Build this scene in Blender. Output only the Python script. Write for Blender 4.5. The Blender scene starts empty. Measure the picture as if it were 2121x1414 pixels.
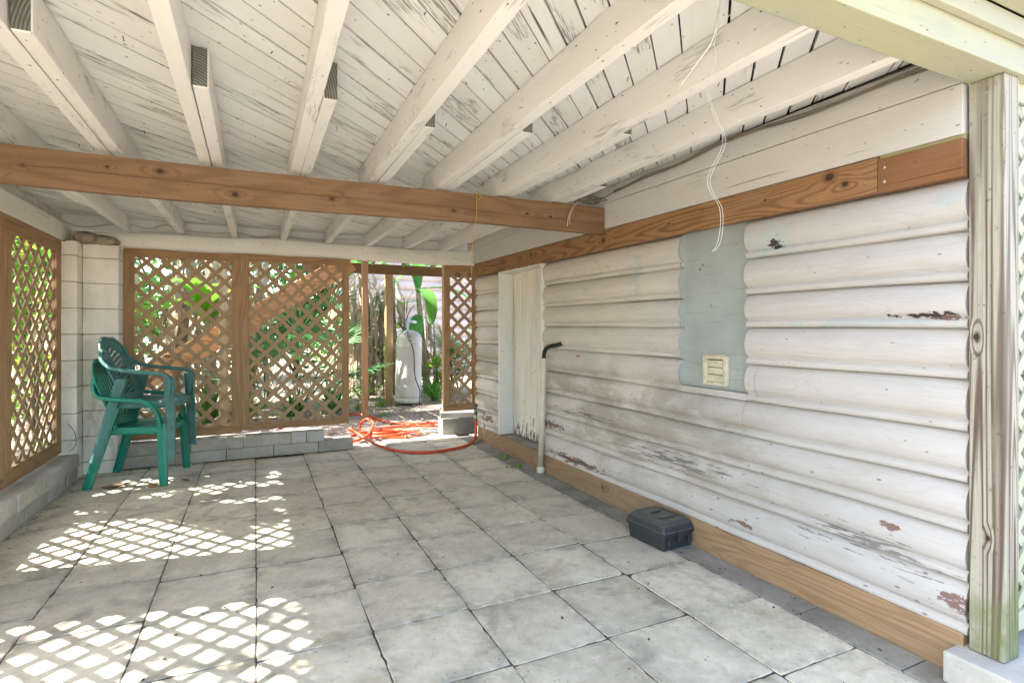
import bpy, bmesh, math, random
from mathutils import Vector, Matrix
R = math.radians
rnd = random.Random(7)
S = bpy.context.scene
COL = S.collection

# ---------------------------------------------------------------- camera, sky, sun
F = 1130.0
cam = bpy.data.cameras.new("camera"); co = bpy.data.objects.new("camera", cam); COL.objects.link(co)
co.location = (0, 0, 1.15)
co.rotation_euler = (R(90), 0, -math.atan2(1060.5 - 527, F))
cam.sensor_width = 36; cam.lens = 36 * F / 2121.0
cam.shift_y = -22 / 2121.0
cam.clip_start = 0.05; cam.clip_end = 2000
S.camera = co
W = bpy.data.worlds.new("World"); S.world = W; W.use_nodes = True
wn = W.node_tree; sky = wn.nodes.new("ShaderNodeTexSky"); sky.sky_type = 'NISHITA'; sky.sun_disc = False
SUN = Vector((-.99, .19, 1.0)).normalized()
sky.sun_elevation = math.asin(SUN.z); sky.sun_rotation = math.atan2(SUN.x, SUN.y)
sky.air_density = 1.0; sky.dust_density = 2.2; sky.ozone_density = 1.0
wn.links.new(sky.outputs[0], wn.nodes["Background"].inputs[0]); wn.nodes["Background"].inputs[1].default_value = 0.15
sl = bpy.data.lights.new("sun", 'SUN'); so = bpy.data.objects.new("sun", sl); COL.objects.link(so)
sl.energy = 5.0; sl.angle = R(0.55); sl.color = (1, .955, .88)
so.rotation_euler = SUN.to_track_quat('Z', 'Y').to_euler()
S.view_settings.view_transform = 'Standard'; S.view_settings.look = 'None'
S.view_settings.exposure = 2.68; S.view_settings.gamma = 1
S.cycles.max_bounces = 9; S.cycles.diffuse_bounces = 7; S.cycles.glossy_bounces = 3
S.cycles.transparent_max_bounces = 8
S.cycles.use_denoising = True

# ---------------------------------------------------------------- node helpers
class M:
    def __init__(s, name, rough=.7, spec=.3):
        s.m = bpy.data.materials.new(name); s.m.use_nodes = True
        s.t = s.m.node_tree; s.b = s.t.nodes["Principled BSDF"]
        s.b.inputs["Roughness"].default_value = rough
        s.b.inputs["Specular IOR Level"].default_value = spec
        s.geo = s.t.nodes.new("ShaderNodeNewGeometry")
        s.pos = s.geo.outputs["Position"]
    def obj(s):
        return s.t.nodes.new("ShaderNodeTexCoord").outputs["Object"]
    def L(s, sock, v):
        if isinstance(v, bpy.types.NodeSocket): s.t.links.new(v, sock)
        elif isinstance(v, (tuple, list)) and sock.type == 'RGBA': sock.default_value = (*v[:3], 1)
        else: sock.default_value = v
    def ma(s, op, a, b=0.0, c=None, clamp=False):
        n = s.t.nodes.new("ShaderNodeMath"); n.operation = op; n.use_clamp = clamp
        s.L(n.inputs[0], a); s.L(n.inputs[1], b)
        if c is not None: s.L(n.inputs[2], c)
        return n.outputs[0]
    def sc(s, vec, v, off=(0, 0, 0)):
        n = s.t.nodes.new("ShaderNodeMapping"); s.L(n.inputs[0], vec)
        n.inputs["Scale"].default_value = v; n.inputs["Location"].default_value = off
        return n.outputs[0]
    def rot(s, vec, a):
        n = s.t.nodes.new("ShaderNodeMapping"); s.L(n.inputs[0], vec); n.inputs["Rotation"].default_value = a
        return n.outputs[0]
    def add(s, a, b):
        n = s.t.nodes.new("ShaderNodeVectorMath"); s.L(n.inputs[0], a); s.L(n.inputs[1], b); return n.outputs[0]
    def noise(s, vec, scale=5, det=3, rough=.55, dist=0):
        n = s.t.nodes.new("ShaderNodeTexNoise"); s.L(n.inputs["Vector"], vec)
        n.inputs["Scale"].default_value = scale; n.inputs["Detail"].default_value = det
        n.inputs["Roughness"].default_value = rough; n.inputs["Distortion"].default_value = dist
        return n.outputs[0]
    def voro(s, vec, scale=5, rand=1.0, out=0, feat='F1'):
        n = s.t.nodes.new("ShaderNodeTexVoronoi"); s.L(n.inputs["Vector"], vec); n.feature = feat
        n.inputs["Scale"].default_value = scale; n.inputs["Randomness"].default_value = rand
        return n.outputs[out]
    def mr(s, v, a, b, c=0.0, d=1.0, smooth=True):
        n = s.t.nodes.new("ShaderNodeMapRange"); n.interpolation_type = 'SMOOTHSTEP' if smooth else 'LINEAR'
        s.L(n.inputs[0], v); n.inputs[1].default_value = a; n.inputs[2].default_value = b
        n.inputs[3].default_value = c; n.inputs[4].default_value = d
        return n.outputs[0]
    def mix(s, f, a, b, mode='MIX'):
        n = s.t.nodes.new("ShaderNodeMix"); n.data_type = 'RGBA'; n.blend_type = mode
        s.L(n.inputs[0], f); s.L(n.inputs[6], a); s.L(n.inputs[7], b); return n.outputs[2]
    def attr(s, name="rnd"):
        n = s.t.nodes.new("ShaderNodeAttribute"); n.attribute_name = name; return n.outputs["Fac"]
    def orand(s):
        return s.t.nodes.new("ShaderNodeObjectInfo").outputs["Random"]
    def sep(s, v):
        n = s.t.nodes.new("ShaderNodeSeparateXYZ"); s.L(n.inputs[0], v); return n.outputs
    def comb(s, x, y, z):
        n = s.t.nodes.new("ShaderNodeCombineXYZ"); s.L(n.inputs[0], x); s.L(n.inputs[1], y); s.L(n.inputs[2], z); return n.outputs[0]
    def bump(s, h, st=.3, d=.01):
        n = s.t.nodes.new("ShaderNodeBump"); n.inputs["Strength"].default_value = st; n.inputs["Distance"].default_value = d
        s.L(n.inputs["Height"], h); s.t.links.new(n.outputs[0], s.b.inputs["Normal"])
    def blob(s, xyz, ax1, c1, r1, ax2, c2, r2):
        a = s.ma('DIVIDE', s.ma('SUBTRACT', xyz[ax1], c1), r1); b = s.ma('DIVIDE', s.ma('SUBTRACT', xyz[ax2], c2), r2)
        d = s.ma('SQRT', s.ma('ADD', s.ma('MULTIPLY', a, a), s.ma('MULTIPLY', b, b)))
        return s.ma('SUBTRACT', 1.0, d)
    def out(s, c): s.L(s.b.inputs["Base Color"], c); return s.m

def seeded(m, vec, useattr=True, k=37.0):
    """shift a coordinate by the piece's own random number, so no two boards show the same grain"""
    r = m.attr() if useattr else m.orand()
    v = m.ma('MULTIPLY', r, k)
    return m.add(vec, m.comb(v, m.ma('MULTIPLY', v, 1.7), m.ma('MULTIPLY', v, 2.3)))

def stretch(axis, along, across):
    return tuple(along if i == axis else across for i in range(3))

def painted(name, base, axis=1, ang=0.0, dirt=.35, bare=.3, crack=.5, tint=(.60, .585, .52), under=(.26, .255, .24), tv=.10, geo=True, scuff=.60, chip=.135):
    m = M(name, .62, .25)
    p = m.pos if geo else m.obj()
    if ang: p = m.rot(p, (0, 0, ang))
    p = seeded(m, p)
    g = m.noise(m.sc(p, stretch(axis, 2.0, 55)), 1.0, 4, .6, .4)
    fine = m.noise(m.sc(p, stretch(axis, 9, 190)), 1.0, 2, .6)
    big = m.noise(m.sc(p, stretch(axis, 1.1, 4.5)), 1.0, 3, .6)
    c = m.mix(m.mr(big, .35, .72, 0, dirt), base, tint)
    c = m.mix(m.mr(m.attr(), 0, 1, 0, tv, False), c, (.50, .49, .47))
    c = m.mix(m.mr(g, .50, .28, 0, .22), c, tint)
    # bare, scuffed wood where the paint has rubbed off along the grain
    area = m.noise(m.sc(p, stretch(axis, 2.6, 8), (3.1, 1.7, 5.3)), 1.0, 2, .5)
    scuff = m.ma('MULTIPLY', m.mr(area, scuff, scuff + .09), m.mr(fine, .47, .60))
    c = m.mix(m.ma('MULTIPLY', scuff, bare), c, under)
    # splits and checks
    ck = m.noise(m.sc(p, stretch(axis, 1.3, 70), (9, 4, 2)), 1.0, 1, .3)
    ck = m.ma('MULTIPLY', m.mr(ck, .735, .76), m.mr(m.noise(p, 2.3, 1), .45, .6))
    c = m.mix(m.ma('MULTIPLY', ck, crack), c, (.06, .05, .045))
    # small chips and nail marks
    v = m.voro(m.sc(p, stretch(axis, 11, 22)), 1.0)
    nz = m.noise(p, 70, 2, .7)
    ch = m.ma('MULTIPLY', m.mr(m.ma('ADD', v, m.ma('MULTIPLY', nz, .14)), chip, chip - .015), .85)
    c = m.mix(ch, c, (.10, .075, .06))
    v2 = m.voro(m.sc(p, stretch(axis, 14, 30), (2, 7, 1)), 1.0)
    c = m.mix(m.ma('MULTIPLY', m.mr(m.ma('ADD', v2, m.ma('MULTIPLY', nz, .1)), .15, .135), .6), c, (.2, .18, .16))
    h = m.ma('ADD', m.ma('MULTIPLY', g, .7), m.ma('MULTIPLY', fine, .4))
    h = m.ma('SUBTRACT', h, m.ma('ADD', m.ma('MULTIPLY', ck, 1.0), m.ma('MULTIPLY', ch, .6)))
    m.bump(h, .35, .004)
    return m.out(c)

def rawwood(name, light, dark, axis=0, rings=26, knots=True, fade=None, geo=True, contrast=.8, blotch=None, moss=None, kscale=1.0, spec=.25, along=.75, across=5.5, knl=None, shake=None):
    m = M(name, .6, spec)
    p0 = m.pos if geo else m.obj()
    p = seeded(m, p0)
    f = m.noise(m.sc(p, stretch(axis, along, across)), 1.0, 1.5, .4)
    if knots:
        kv = m.voro(m.sc(p, stretch(axis, 1.05 * kscale, 3.6 * kscale)), 1.0)
        kn = m.mr(kv, .26, 0.0, 0, 1)
        f = m.ma('ADD', f, m.ma('MULTIPLY', kn, .22))
    ks = None
    if knl:
        X = m.sep(m.pos)
        for (ca, cz, kr) in knl:
            cr_ = 1 if axis == 2 else 2; bb = m.blob(X, axis, ca, kr * 7.0, cr_, cz, kr * 2.6); bb = m.ma('MAXIMUM', bb, 0.0)
            f = m.ma('ADD', f, m.ma('MULTIPLY', bb, (1.9 / rings) * min(1, kr / .012)))
            cc = m.blob(X, axis, ca, kr, cr_, cz, kr * .8)
            ks = cc if ks is None else m.ma('MAXIMUM', ks, cc)
    rg = m.ma('SINE', m.ma('MULTIPLY', f, rings * 6.283))
    rg = m.mr(rg, -.2, 1.0, 0, 1)
    fib = m.noise(m.sc(p, stretch(axis, 4, 210)), 1.0, 2, .6)
    c = m.mix(m.ma('MULTIPLY', rg, contrast), light, dark)
    c = m.mix(m.mr(fib, .42, .66, 0, .35), c, tuple(x * .62 for x in dark))
    bl = m.noise(m.sc(p, stretch(axis, .9, 3)), 1.0, 2)
    c = m.mix(m.mr(bl, .4, .7, 0, .45), c, blotch or tuple(x * .8 for x in light))
    wthr = m.noise(m.sc(p, stretch(axis, 1.6, 9), (4, 4, 4)), 1.0, 5, .7)
    c = m.mix(m.mr(wthr, .50, .70, 0, .42), c, tuple(.5 * x + .10 * k for x, k in zip(light, (1.0, .95, .85))))
    c = m.mix(m.mr(m.noise(p, 40, 3, .7), .62, .70, 0, .5), c, tuple(x * .6 for x in dark))
    if knots:
        core = m.mr(m.ma('ADD', kv, m.ma('MULTIPLY', fib, .02)), .066, .045)
        c = m.mix(m.ma('MULTIPLY', m.mr(kv, .17, .06), .5), c, tuple(x * .5 for x in dark))
        c = m.mix(m.ma('MULTIPLY', core, .9), c, (.03, .018, .01))
    if knl:
        halo = m.mr(m.ma('ADD', ks, m.ma('MULTIPLY', m.noise(p, 60, 2), .5)), -1.6, .4)
        c = m.mix(m.ma('MULTIPLY', halo, .6), c, tuple(x * .55 for x in dark))
        c = m.mix(m.mr(m.ma('ADD', ks, m.ma('MULTIPLY', m.noise(p, 90, 2), .6)), .1, .5), c, (.022, .014, .009))
    if shake:
        X = m.sep(m.pos)
        line = m.ma('ADD', X[2], m.ma('MULTIPLY', m.noise(m.sc(m.pos, stretch(axis, 1.6, .01)), 1.0, 4, .55), -.055))
        dd = m.ma('ABSOLUTE', m.ma('SUBTRACT', line, shake))
        on = m.mr(m.noise(m.sc(m.pos, stretch(axis, 2.2, .01), (7, 7, 7)), 1.0, 3), .40, .52)
        c = m.mix(m.ma('MULTIPLY', m.mr(dd, .0035, .0008), m.ma('MULTIPLY', on, .9)), c, (.05, .02, .008))
        c = m.mix(m.ma('MULTIPLY', m.mr(dd, .02, .0), .4), c, dark)
    ck = m.mr(m.noise(m.sc(p, stretch(axis, .8, 60), (5, 2, 8)), 1.0, 1, .3), .74, .77)
    c = m.mix(m.ma('MULTIPLY', ck, .7), c, tuple(x * .25 for x in dark))
    c = m.mix(m.ma('MULTIPLY', m.mr(m.attr(), 0, 1, 0, .35, False), 1.0), c, tuple(x * .75 for x in light))
    if moss:
        z = m.sep(m.pos)[2]
        mk = m.ma('ADD', m.ma('ADD', m.mr(z, moss[0], moss[1], 1, -.15, False), m.mr(m.sep(m.pos)[1], .89, .985, .15, -.22, False)), m.mr(m.noise(p, 7, 4), .3, .7, -.35, .35))
        c = m.mix(m.mr(mk, .25, 1.2, 0, .85), c, (.12, .15, .05))
    m.bump(m.ma('SUBTRACT', m.ma('MULTIPLY', fib, .4), m.ma('ADD', m.ma('MULTIPLY', rg, .35), ck)), .35, .003)
    return m.out(c)

def concrete(name, a, b, spots=.5, geo=True, yellow=0.0, edge=0, dark=(.16, .15, .13), scale=1.0, stain=.5):
    m = M(name, .88, .2)
    p = seeded(m, m.pos if geo else m.obj())
    n1 = m.noise(p, 3.2 * scale, 5, .62); n2 = m.noise(p, 24 * scale, 4, .7); n3 = m.noise(p, 160, 2, .6)
    c = m.mix(m.mr(n1, .35, .68), a, b)
    c = m.mix(m.mr(n2, .5, .72, 0, .35), c, tuple(x * .72 for x in b))
    c = m.mix(m.mr(n2, .5, .3, 0, .25), c, tuple(min(1, x * 1.25) for x in a))
    c = m.mix(m.mr(m.attr(), 0, 1, 0, .32, False), c, tuple(x * .66 for x in b))
    if yellow:
        c = m.mix(m.mr(m.noise(p, 5.5, 3, .6, .8), .55, .72, 0, yellow), c, (.34, .29, .17))
    c = m.mix(m.mr(m.noise(p, 2.1, 4, .65, .6), .56, .70, 0, stain), c, dark)
    if edge:
        ed = m.ma('MULTIPLY', m.attr("edge"), m.mr(m.noise(p, 11, 4, .7), .38, .62))
        c = m.mix(m.ma('MULTIPLY', ed, edge), c, (.20, .185, .15))
        sm = m.noise(p, 9.5, 5, .7, .5)
        c = m.mix(m.mr(sm, .54, .74, 0, .55), c, tuple(x * .62 for x in b))
        c = m.mix(m.mr(sm, .46, .30, 0, .35), c, (.74, .73, .67))
    v = m.voro(p, 26, 1.0)
    c = m.mix(m.ma('MULTIPLY', m.mr(m.ma('ADD', v, m.ma('MULTIPLY', n2, .1)), .16, .13), spots), c, (.07, .06, .05))
    c = m.mix(m.mr(n3, .55, .75, 0, .3), c, tuple(x * .6 for x in b))
    m.bump(m.ma('ADD', m.ma('MULTIPLY', n2, .5), m.ma('MULTIPLY', n3, .5)), .35, .004)
    return m.out(c)

def plain(name, col, rough=.5, spec=.4, var=.15, metal=0, vs=8, dirt=None, geo=False):
    m = M(name, rough, spec); m.b.inputs["Metallic"].default_value = metal
    p = m.pos if geo else m.obj()
    n = m.noise(p, vs, 4, .6)
    c = m.mix(m.mr(n, .3, .75, 0, 1), col, tuple(x * (1 - var) for x in col))
    if dirt: c = m.mix(m.mr(m.noise(p, vs * 2.3, 4, .7), .5, .7, 0, .6), c, dirt)
    m.bump(m.noise(p, 60, 2), .12, .002)
    return m.out(c)

def leafmat(name, a, b, trans=.35, c3=None, rough=.45):
    m = M(name, rough, .35)
    r = m.attr(); n = m.noise(m.pos, 3, 2)
    c = m.mix(r, a, b)
    if c3: c = m.mix(m.mr(m.ma('ADD', r, m.ma('MULTIPLY', n, .4)), 1.0, 1.12), c, c3)
    c = m.mix(m.mr(n, .4, .65, 0, .35), c, tuple(x * .6 for x in a))
    m.out(c)
    tr = m.t.nodes.new("ShaderNodeBsdfTranslucent"); m.t.links.new(c, tr.inputs[0])
    mx = m.t.nodes.new("ShaderNodeMixShader"); mx.inputs[0].default_value = trans
    o = m.t.nodes["Material Output"]; m.t.links.new(m.b.outputs[0], mx.inputs[1]); m.t.links.new(tr.outputs[0], mx.inputs[2])
    m.t.links.new(mx.outputs[0], o.inputs[0])
    return m.m

# ---------------------------------------------------------------- mesh helpers
WL = {}
class MB:
    def __init__(s): s.v = []; s.f = []; s.r = []; s.smooth = []; s.e = {}
    def addv(s, pts, r=None):
        if r is None: r = rnd.random()
        i = len(s.v); s.v += [Vector(p) for p in pts]; s.r += [r] * len(pts); return i
    def face(s, idx, sm=False): s.f.append(tuple(idx)); s.smooth.append(sm)
    def box(s, x0, x1, y0, y1, z0, z1, r=None, mat=None):
        P = [(x0, y0, z0), (x1, y0, z0), (x1, y1, z0), (x0, y1, z0), (x0, y0, z1), (x1, y0, z1), (x1, y1, z1), (x0, y1, z1)]
        if mat: P = [mat @ Vector(p) for p in P]
        i = s.addv(P, r)
        for q in ((0, 3, 2, 1), (4, 5, 6, 7), (0, 1, 5, 4), (1, 2, 6, 5), (2, 3, 7, 6), (3, 0, 4, 7)): s.face([i + k for k in q])
        return s
    def beam(s, a, b, w, h, up=(0, 0, 1), r=None, w2=None, h2=None):
        """box from a to b, width w across, height h along up"""
        a = Vector(a); b = Vector(b); d = (b - a).normalized(); u = Vector(up)
        sd = d.cross(u).normalized(); u = sd.cross(d).normalized()
        w2 = w if w2 is None else w2; h2 = h if h2 is None else h2
        P = [a + sd * x * w / 2 + u * y * h / 2 for x, y in ((-1, -1), (1, -1), (1, 1), (-1, 1))] + \
            [b + sd * x * w2 / 2 + u * y * h2 / 2 for x, y in ((-1, -1), (1, -1), (1, 1), (-1, 1))]
        i = s.addv(P, r)
        for q in ((0, 1, 2, 3), (7, 6, 5, 4), (0, 4, 5, 1), (1, 5, 6, 2), (2, 6, 7, 3), (3, 7, 4, 0)): s.face([i + k for k in q])
        return s
    def tube(s, pts, rad, n=8, r=None, cap=True, flat=1.0, up=None):
        pts = [Vector(p) for p in pts]; m = len(pts)
        rads = rad if isinstance(rad, (list, tuple)) else [rad] * m
        if r is None: r = rnd.random()
        ref = Vector(up) if up else Vector((0, 0, 1))
        prev = None; st = None
        for k, p in enumerate(pts):
            d = (pts[min(k + 1, m - 1)] - pts[max(k - 1, 0)])
            d = d.normalized() if d.length > 1e-9 else Vector((0, 0, 1))
            if prev is None:
                x = d.cross(ref)
                if x.length < .05: x = d.cross(Vector((1, 0, 0)))
                x.normalize()
            else:
                x = prev - d * prev.dot(d)
                x = x.normalized() if x.length > 1e-6 else d.orthogonal().normalized()
            prev = x; y = d.cross(x)
            i = s.addv([p + x * math.cos(a) * rads[k] + y * math.sin(a) * rads[k] * flat for a in [2 * math.pi * j / n for j in range(n)]], r)
            if st is None: st = i
            if k:
                for j in range(n):
                    s.face((i - n + j, i - n + (j + 1) % n, i + (j + 1) % n, i + j), True)
        if cap:
            s.face([st + j for j in reversed(range(n))]); s.face([i + j for j in range(n)])
        return s
    def lathe(s, prof, c=(0, 0, 0), n=24, r=None):
        c = Vector(c); r = rnd.random() if r is None else r; first = None
        for k, (rad, z) in enumerate(prof):
            i = s.addv([c + Vector((math.cos(2 * math.pi * j / n) * rad, math.sin(2 * math.pi * j / n) * rad, z)) for j in range(n)], r)
            if k:
                for j in range(n): s.face((i - n + j, i - n + (j + 1) % n, i + (j + 1) % n, i + j), True)
            else: first = i
        s.face([first + j for j in reversed(range(n))]); s.face([i + j for j in range(n)])
        return s
    def grid(s, fn, nu, nv, r=None, keep=None, sm=True):
        r = rnd.random() if r is None else r
        i = s.addv([fn(a / nu, b / nv) for b in range(nv + 1) for a in range(nu + 1)], r)
        for b in range(nv):
            for a in range(nu):
                if keep and not keep((a + .5) / nu, (b + .5) / nv): continue
                k = i + b * (nu + 1) + a; s.face((k, k + 1, k + nu + 2, k + nu + 1), sm)
        return s
    def quad(s, a, b, c, d, r=None):
        i = s.addv([a, b, c, d], r); s.face((i, i + 1, i + 2, i + 3)); return s
    def build(s, name, mat, parent=None, bevel=0, solid=0, origin=None, sub=0):
        used = sorted({i for f in s.f for i in f}); mp = {o: n for n, o in enumerate(used)}
        vs = [s.v[i] for i in used]
        if parent is not None: o0 = WL[parent.name]
        elif origin is not None: o0 = Vector(origin)
        else:
            xs = [v.x for v in vs]; ys = [v.y for v in vs]; zs = [v.z for v in vs]
            o0 = Vector(((min(xs) + max(xs)) / 2, (min(ys) + max(ys)) / 2, min(zs)))
        me = bpy.data.meshes.new(name)
        me.from_pydata([v - o0 for v in vs], [], [[mp[i] for i in f] for f in s.f])
        me.polygons.foreach_set("use_smooth", s.smooth)
        at = me.attributes.new("rnd", 'FLOAT', 'POINT'); at.data.foreach_set("value", [s.r[i] for i in used])
        if s.e:
            ae = me.attributes.new("edge", 'FLOAT', 'POINT'); ae.data.foreach_set("value", [s.e.get(i, 0.0) for i in used])
        me.materials.append(mat); me.update()
        ob = bpy.data.objects.new(name, me); COL.objects.link(ob)
        if parent is not None: ob.parent = parent; WL[ob.name] = o0
        else: ob.location = o0; WL[ob.name] = o0
        if solid:
            md = ob.modifiers.new("s", 'SOLIDIFY'); md.thickness = solid; md.offset = 0
        if bevel:
            md = ob.modifiers.new("b", 'BEVEL'); md.width = bevel; md.segments = 2; md.limit_method = 'ANGLE'; md.angle_limit = R(50)
        if sub:
            md = ob.modifiers.new("sub", 'SUBSURF'); md.levels = sub; md.render_levels = sub
        return ob

def tag(o, label=None, cat=None, group=None, kind=None):
    if label: o["label"] = label
    if cat: o["category"] = cat
    if group: o["group"] = group
    if kind: o["kind"] = kind
    return o
def thing(name, label, cat, loc, group=None):
    o = bpy.data.objects.new(name, None); COL.objects.link(o); o.location = loc; o.empty_display_size = .1
    WL[o.name] = Vector(loc); return tag(o, label, cat, group)
def spline(P, n=8):
    P = [Vector(p) for p in P]; out = []
    for i in range(len(P) - 1):
        a = P[max(i - 1, 0)]; b = P[i]; c = P[i + 1]; d = P[min(i + 2, len(P) - 1)]
        for k in range(n):
            t = k / n
            out.append(.5 * ((2 * b) + (c - a) * t + (2 * a - 5 * b + 4 * c - d) * t * t + (3 * b - a - 3 * c + d) * t ** 3))
    out.append(P[-1]); return out

# ---------------------------------------------------------------- materials
WHITE = (.70, .70, .675)
m_joist = painted("paint_joist", WHITE, 1, dirt=.4, bare=.6, tv=.12, scuff=.565, chip=.145)
m_deck = painted("paint_roof_boards", (.73, .74, .74), 0, ang=-R(45), dirt=.4, bare=1.0, crack=.9, tv=.3, scuff=.555, chip=.15)
m_beamx = painted("paint_beam_across", (.76, .76, .70), 0, dirt=.35, bare=.3, tv=.05)
m_beamy = painted("paint_beam_along", (.75, .74, .68), 1, dirt=.4, bare=.4, tv=.05)
m_header = painted("paint_header", (.52, .517, .485), 1, dirt=.35, bare=.35, tv=.08)
m_door = painted("paint_door", (.70, .70, .63), 2, dirt=.35, bare=.35, tv=.12)
m_trimpaint = painted("paint_trim", (.70, .72, .68), 2, dirt=.2, bare=.2, tv=.05)
KB = [(-.90, 1.861, .008), (-.604, 1.893, .007), (-.40, 1.898, .013), (-.086, 1.822, .014), (.372, 1.851, .012), (1.051, 1.85, .010), (1.53, 1.875, .008), (1.695, 1.871, .008)]
KW = [(1.449, 1.772, .018), (1.385, 1.728, .012), (1.756, 1.744, .005), (3.031, 1.752, .016), (4.085, 1.788, .012), (2.398, 1.75, .006)]
m_brownx = rawwood("brown_timber_across", (.232, .142, .074), (.135, .076, .036), 0, rings=9, contrast=.5, knots=False, knl=KB, shake=1.835)
m_browny = rawwood("brown_timber_along", (.33, .185, .085), (.155, .078, .032), 1, rings=22, contrast=.85, knl=KW, knots=False)
m_base = rawwood("pale_baseboard_timber", (.35, .235, .13), (.22, .13, .065), 1, rings=14, contrast=.5, blotch=(.27, .22, .16))
m_frame = rawwood("lattice_frame_timber", (.40, .255, .13), (.26, .15, .07), 2, rings=10, contrast=.5, knots=True)
m_framex = rawwood("lattice_rail_timber", (.38, .235, .115), (.24, .135, .058), 0, rings=10, contrast=.5)
m_framey = rawwood("lattice_rail_timber_along", (.38, .235, .115), (.24, .135, .058), 1, rings=10, contrast=.5)
m_slat = rawwood("lattice_slat_timber", (.42, .30, .17), (.31, .205, .108), 2, rings=6, knots=False, contrast=.4, blotch=(.36, .26, .15))
m_post = rawwood("weathered_post", (.36, .35, .285), (.10, .07, .052), 2, rings=19, contrast=1.0, knl=[(.485, .930, .0075), (1.13, .962, .010)], moss=(.02, .62), kscale=.8, blotch=(.34, .33, .25), along=.32, across=9.5)
m_deckpost = rawwood("deck_post_timber", (.46, .33, .17), (.28, .18, .08), 2, rings=8, contrast=.5, knots=False)
m_stair = rawwood("stair_timber", (.52, .27, .11), (.27, .12, .045), 0, rings=14, contrast=.6)
m_green = rawwood("greenish_treated_timber", (.40, .38, .17), (.24, .22, .09), 1, rings=8, contrast=.5, knots=False)
m_fascia = painted("paint_fascia", (.345, .35, .28), 0, dirt=.55, bare=.25, tint=(.42, .44, .24), tv=.1)
m_lattwhite = painted("paint_lattice_greenish", (.42, .43, .33), 2, dirt=.6, bare=.6, tint=(.36, .42, .22))
m_paver = concrete("paver_concrete", (.69, .645, .50), (.53, .49, .38), yellow=.45, edge=.55)
m_paverdark = concrete("paver_concrete_grimy", (.34, .325, .285), (.21, .20, .17), yellow=.1, stain=.6)
m_block = concrete("curb_block_concrete", (.50, .475, .40), (.37, .35, .295), spots=.5, yellow=.1)
m_blocklight = concrete("pale_block_concrete", (.52, .51, .46), (.42, .41, .37), spots=.3)
m_mortar = concrete("mortar", (.34, .30, .23), (.22, .185, .14))
m_endgrain = None
def mk_endgrain():
    m = M("sawn_end_grain", .85, .1)
    p = m.sc(m.pos, (1, 1, 1), (.21, 0, -1.92))
    w = m.t.nodes.new("ShaderNodeTexWave"); w.wave_type = 'RINGS'; w.rings_direction = 'Y'
    m.L(w.inputs["Vector"], p); w.inputs["Scale"].default_value = 34; w.inputs["Distortion"].default_value = 1.6; w.inputs["Detail"].default_value = 3
    c = m.mix(w.outputs[1], (.075, .08, .07), (.21, .215, .19))
    c = m.mix(m.mr(m.noise(m.pos, 30, 3), .4, .7, 0, .5), c, (.09, .10, .08))
    return m.out(c)
m_endgrain = mk_endgrain()

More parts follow.
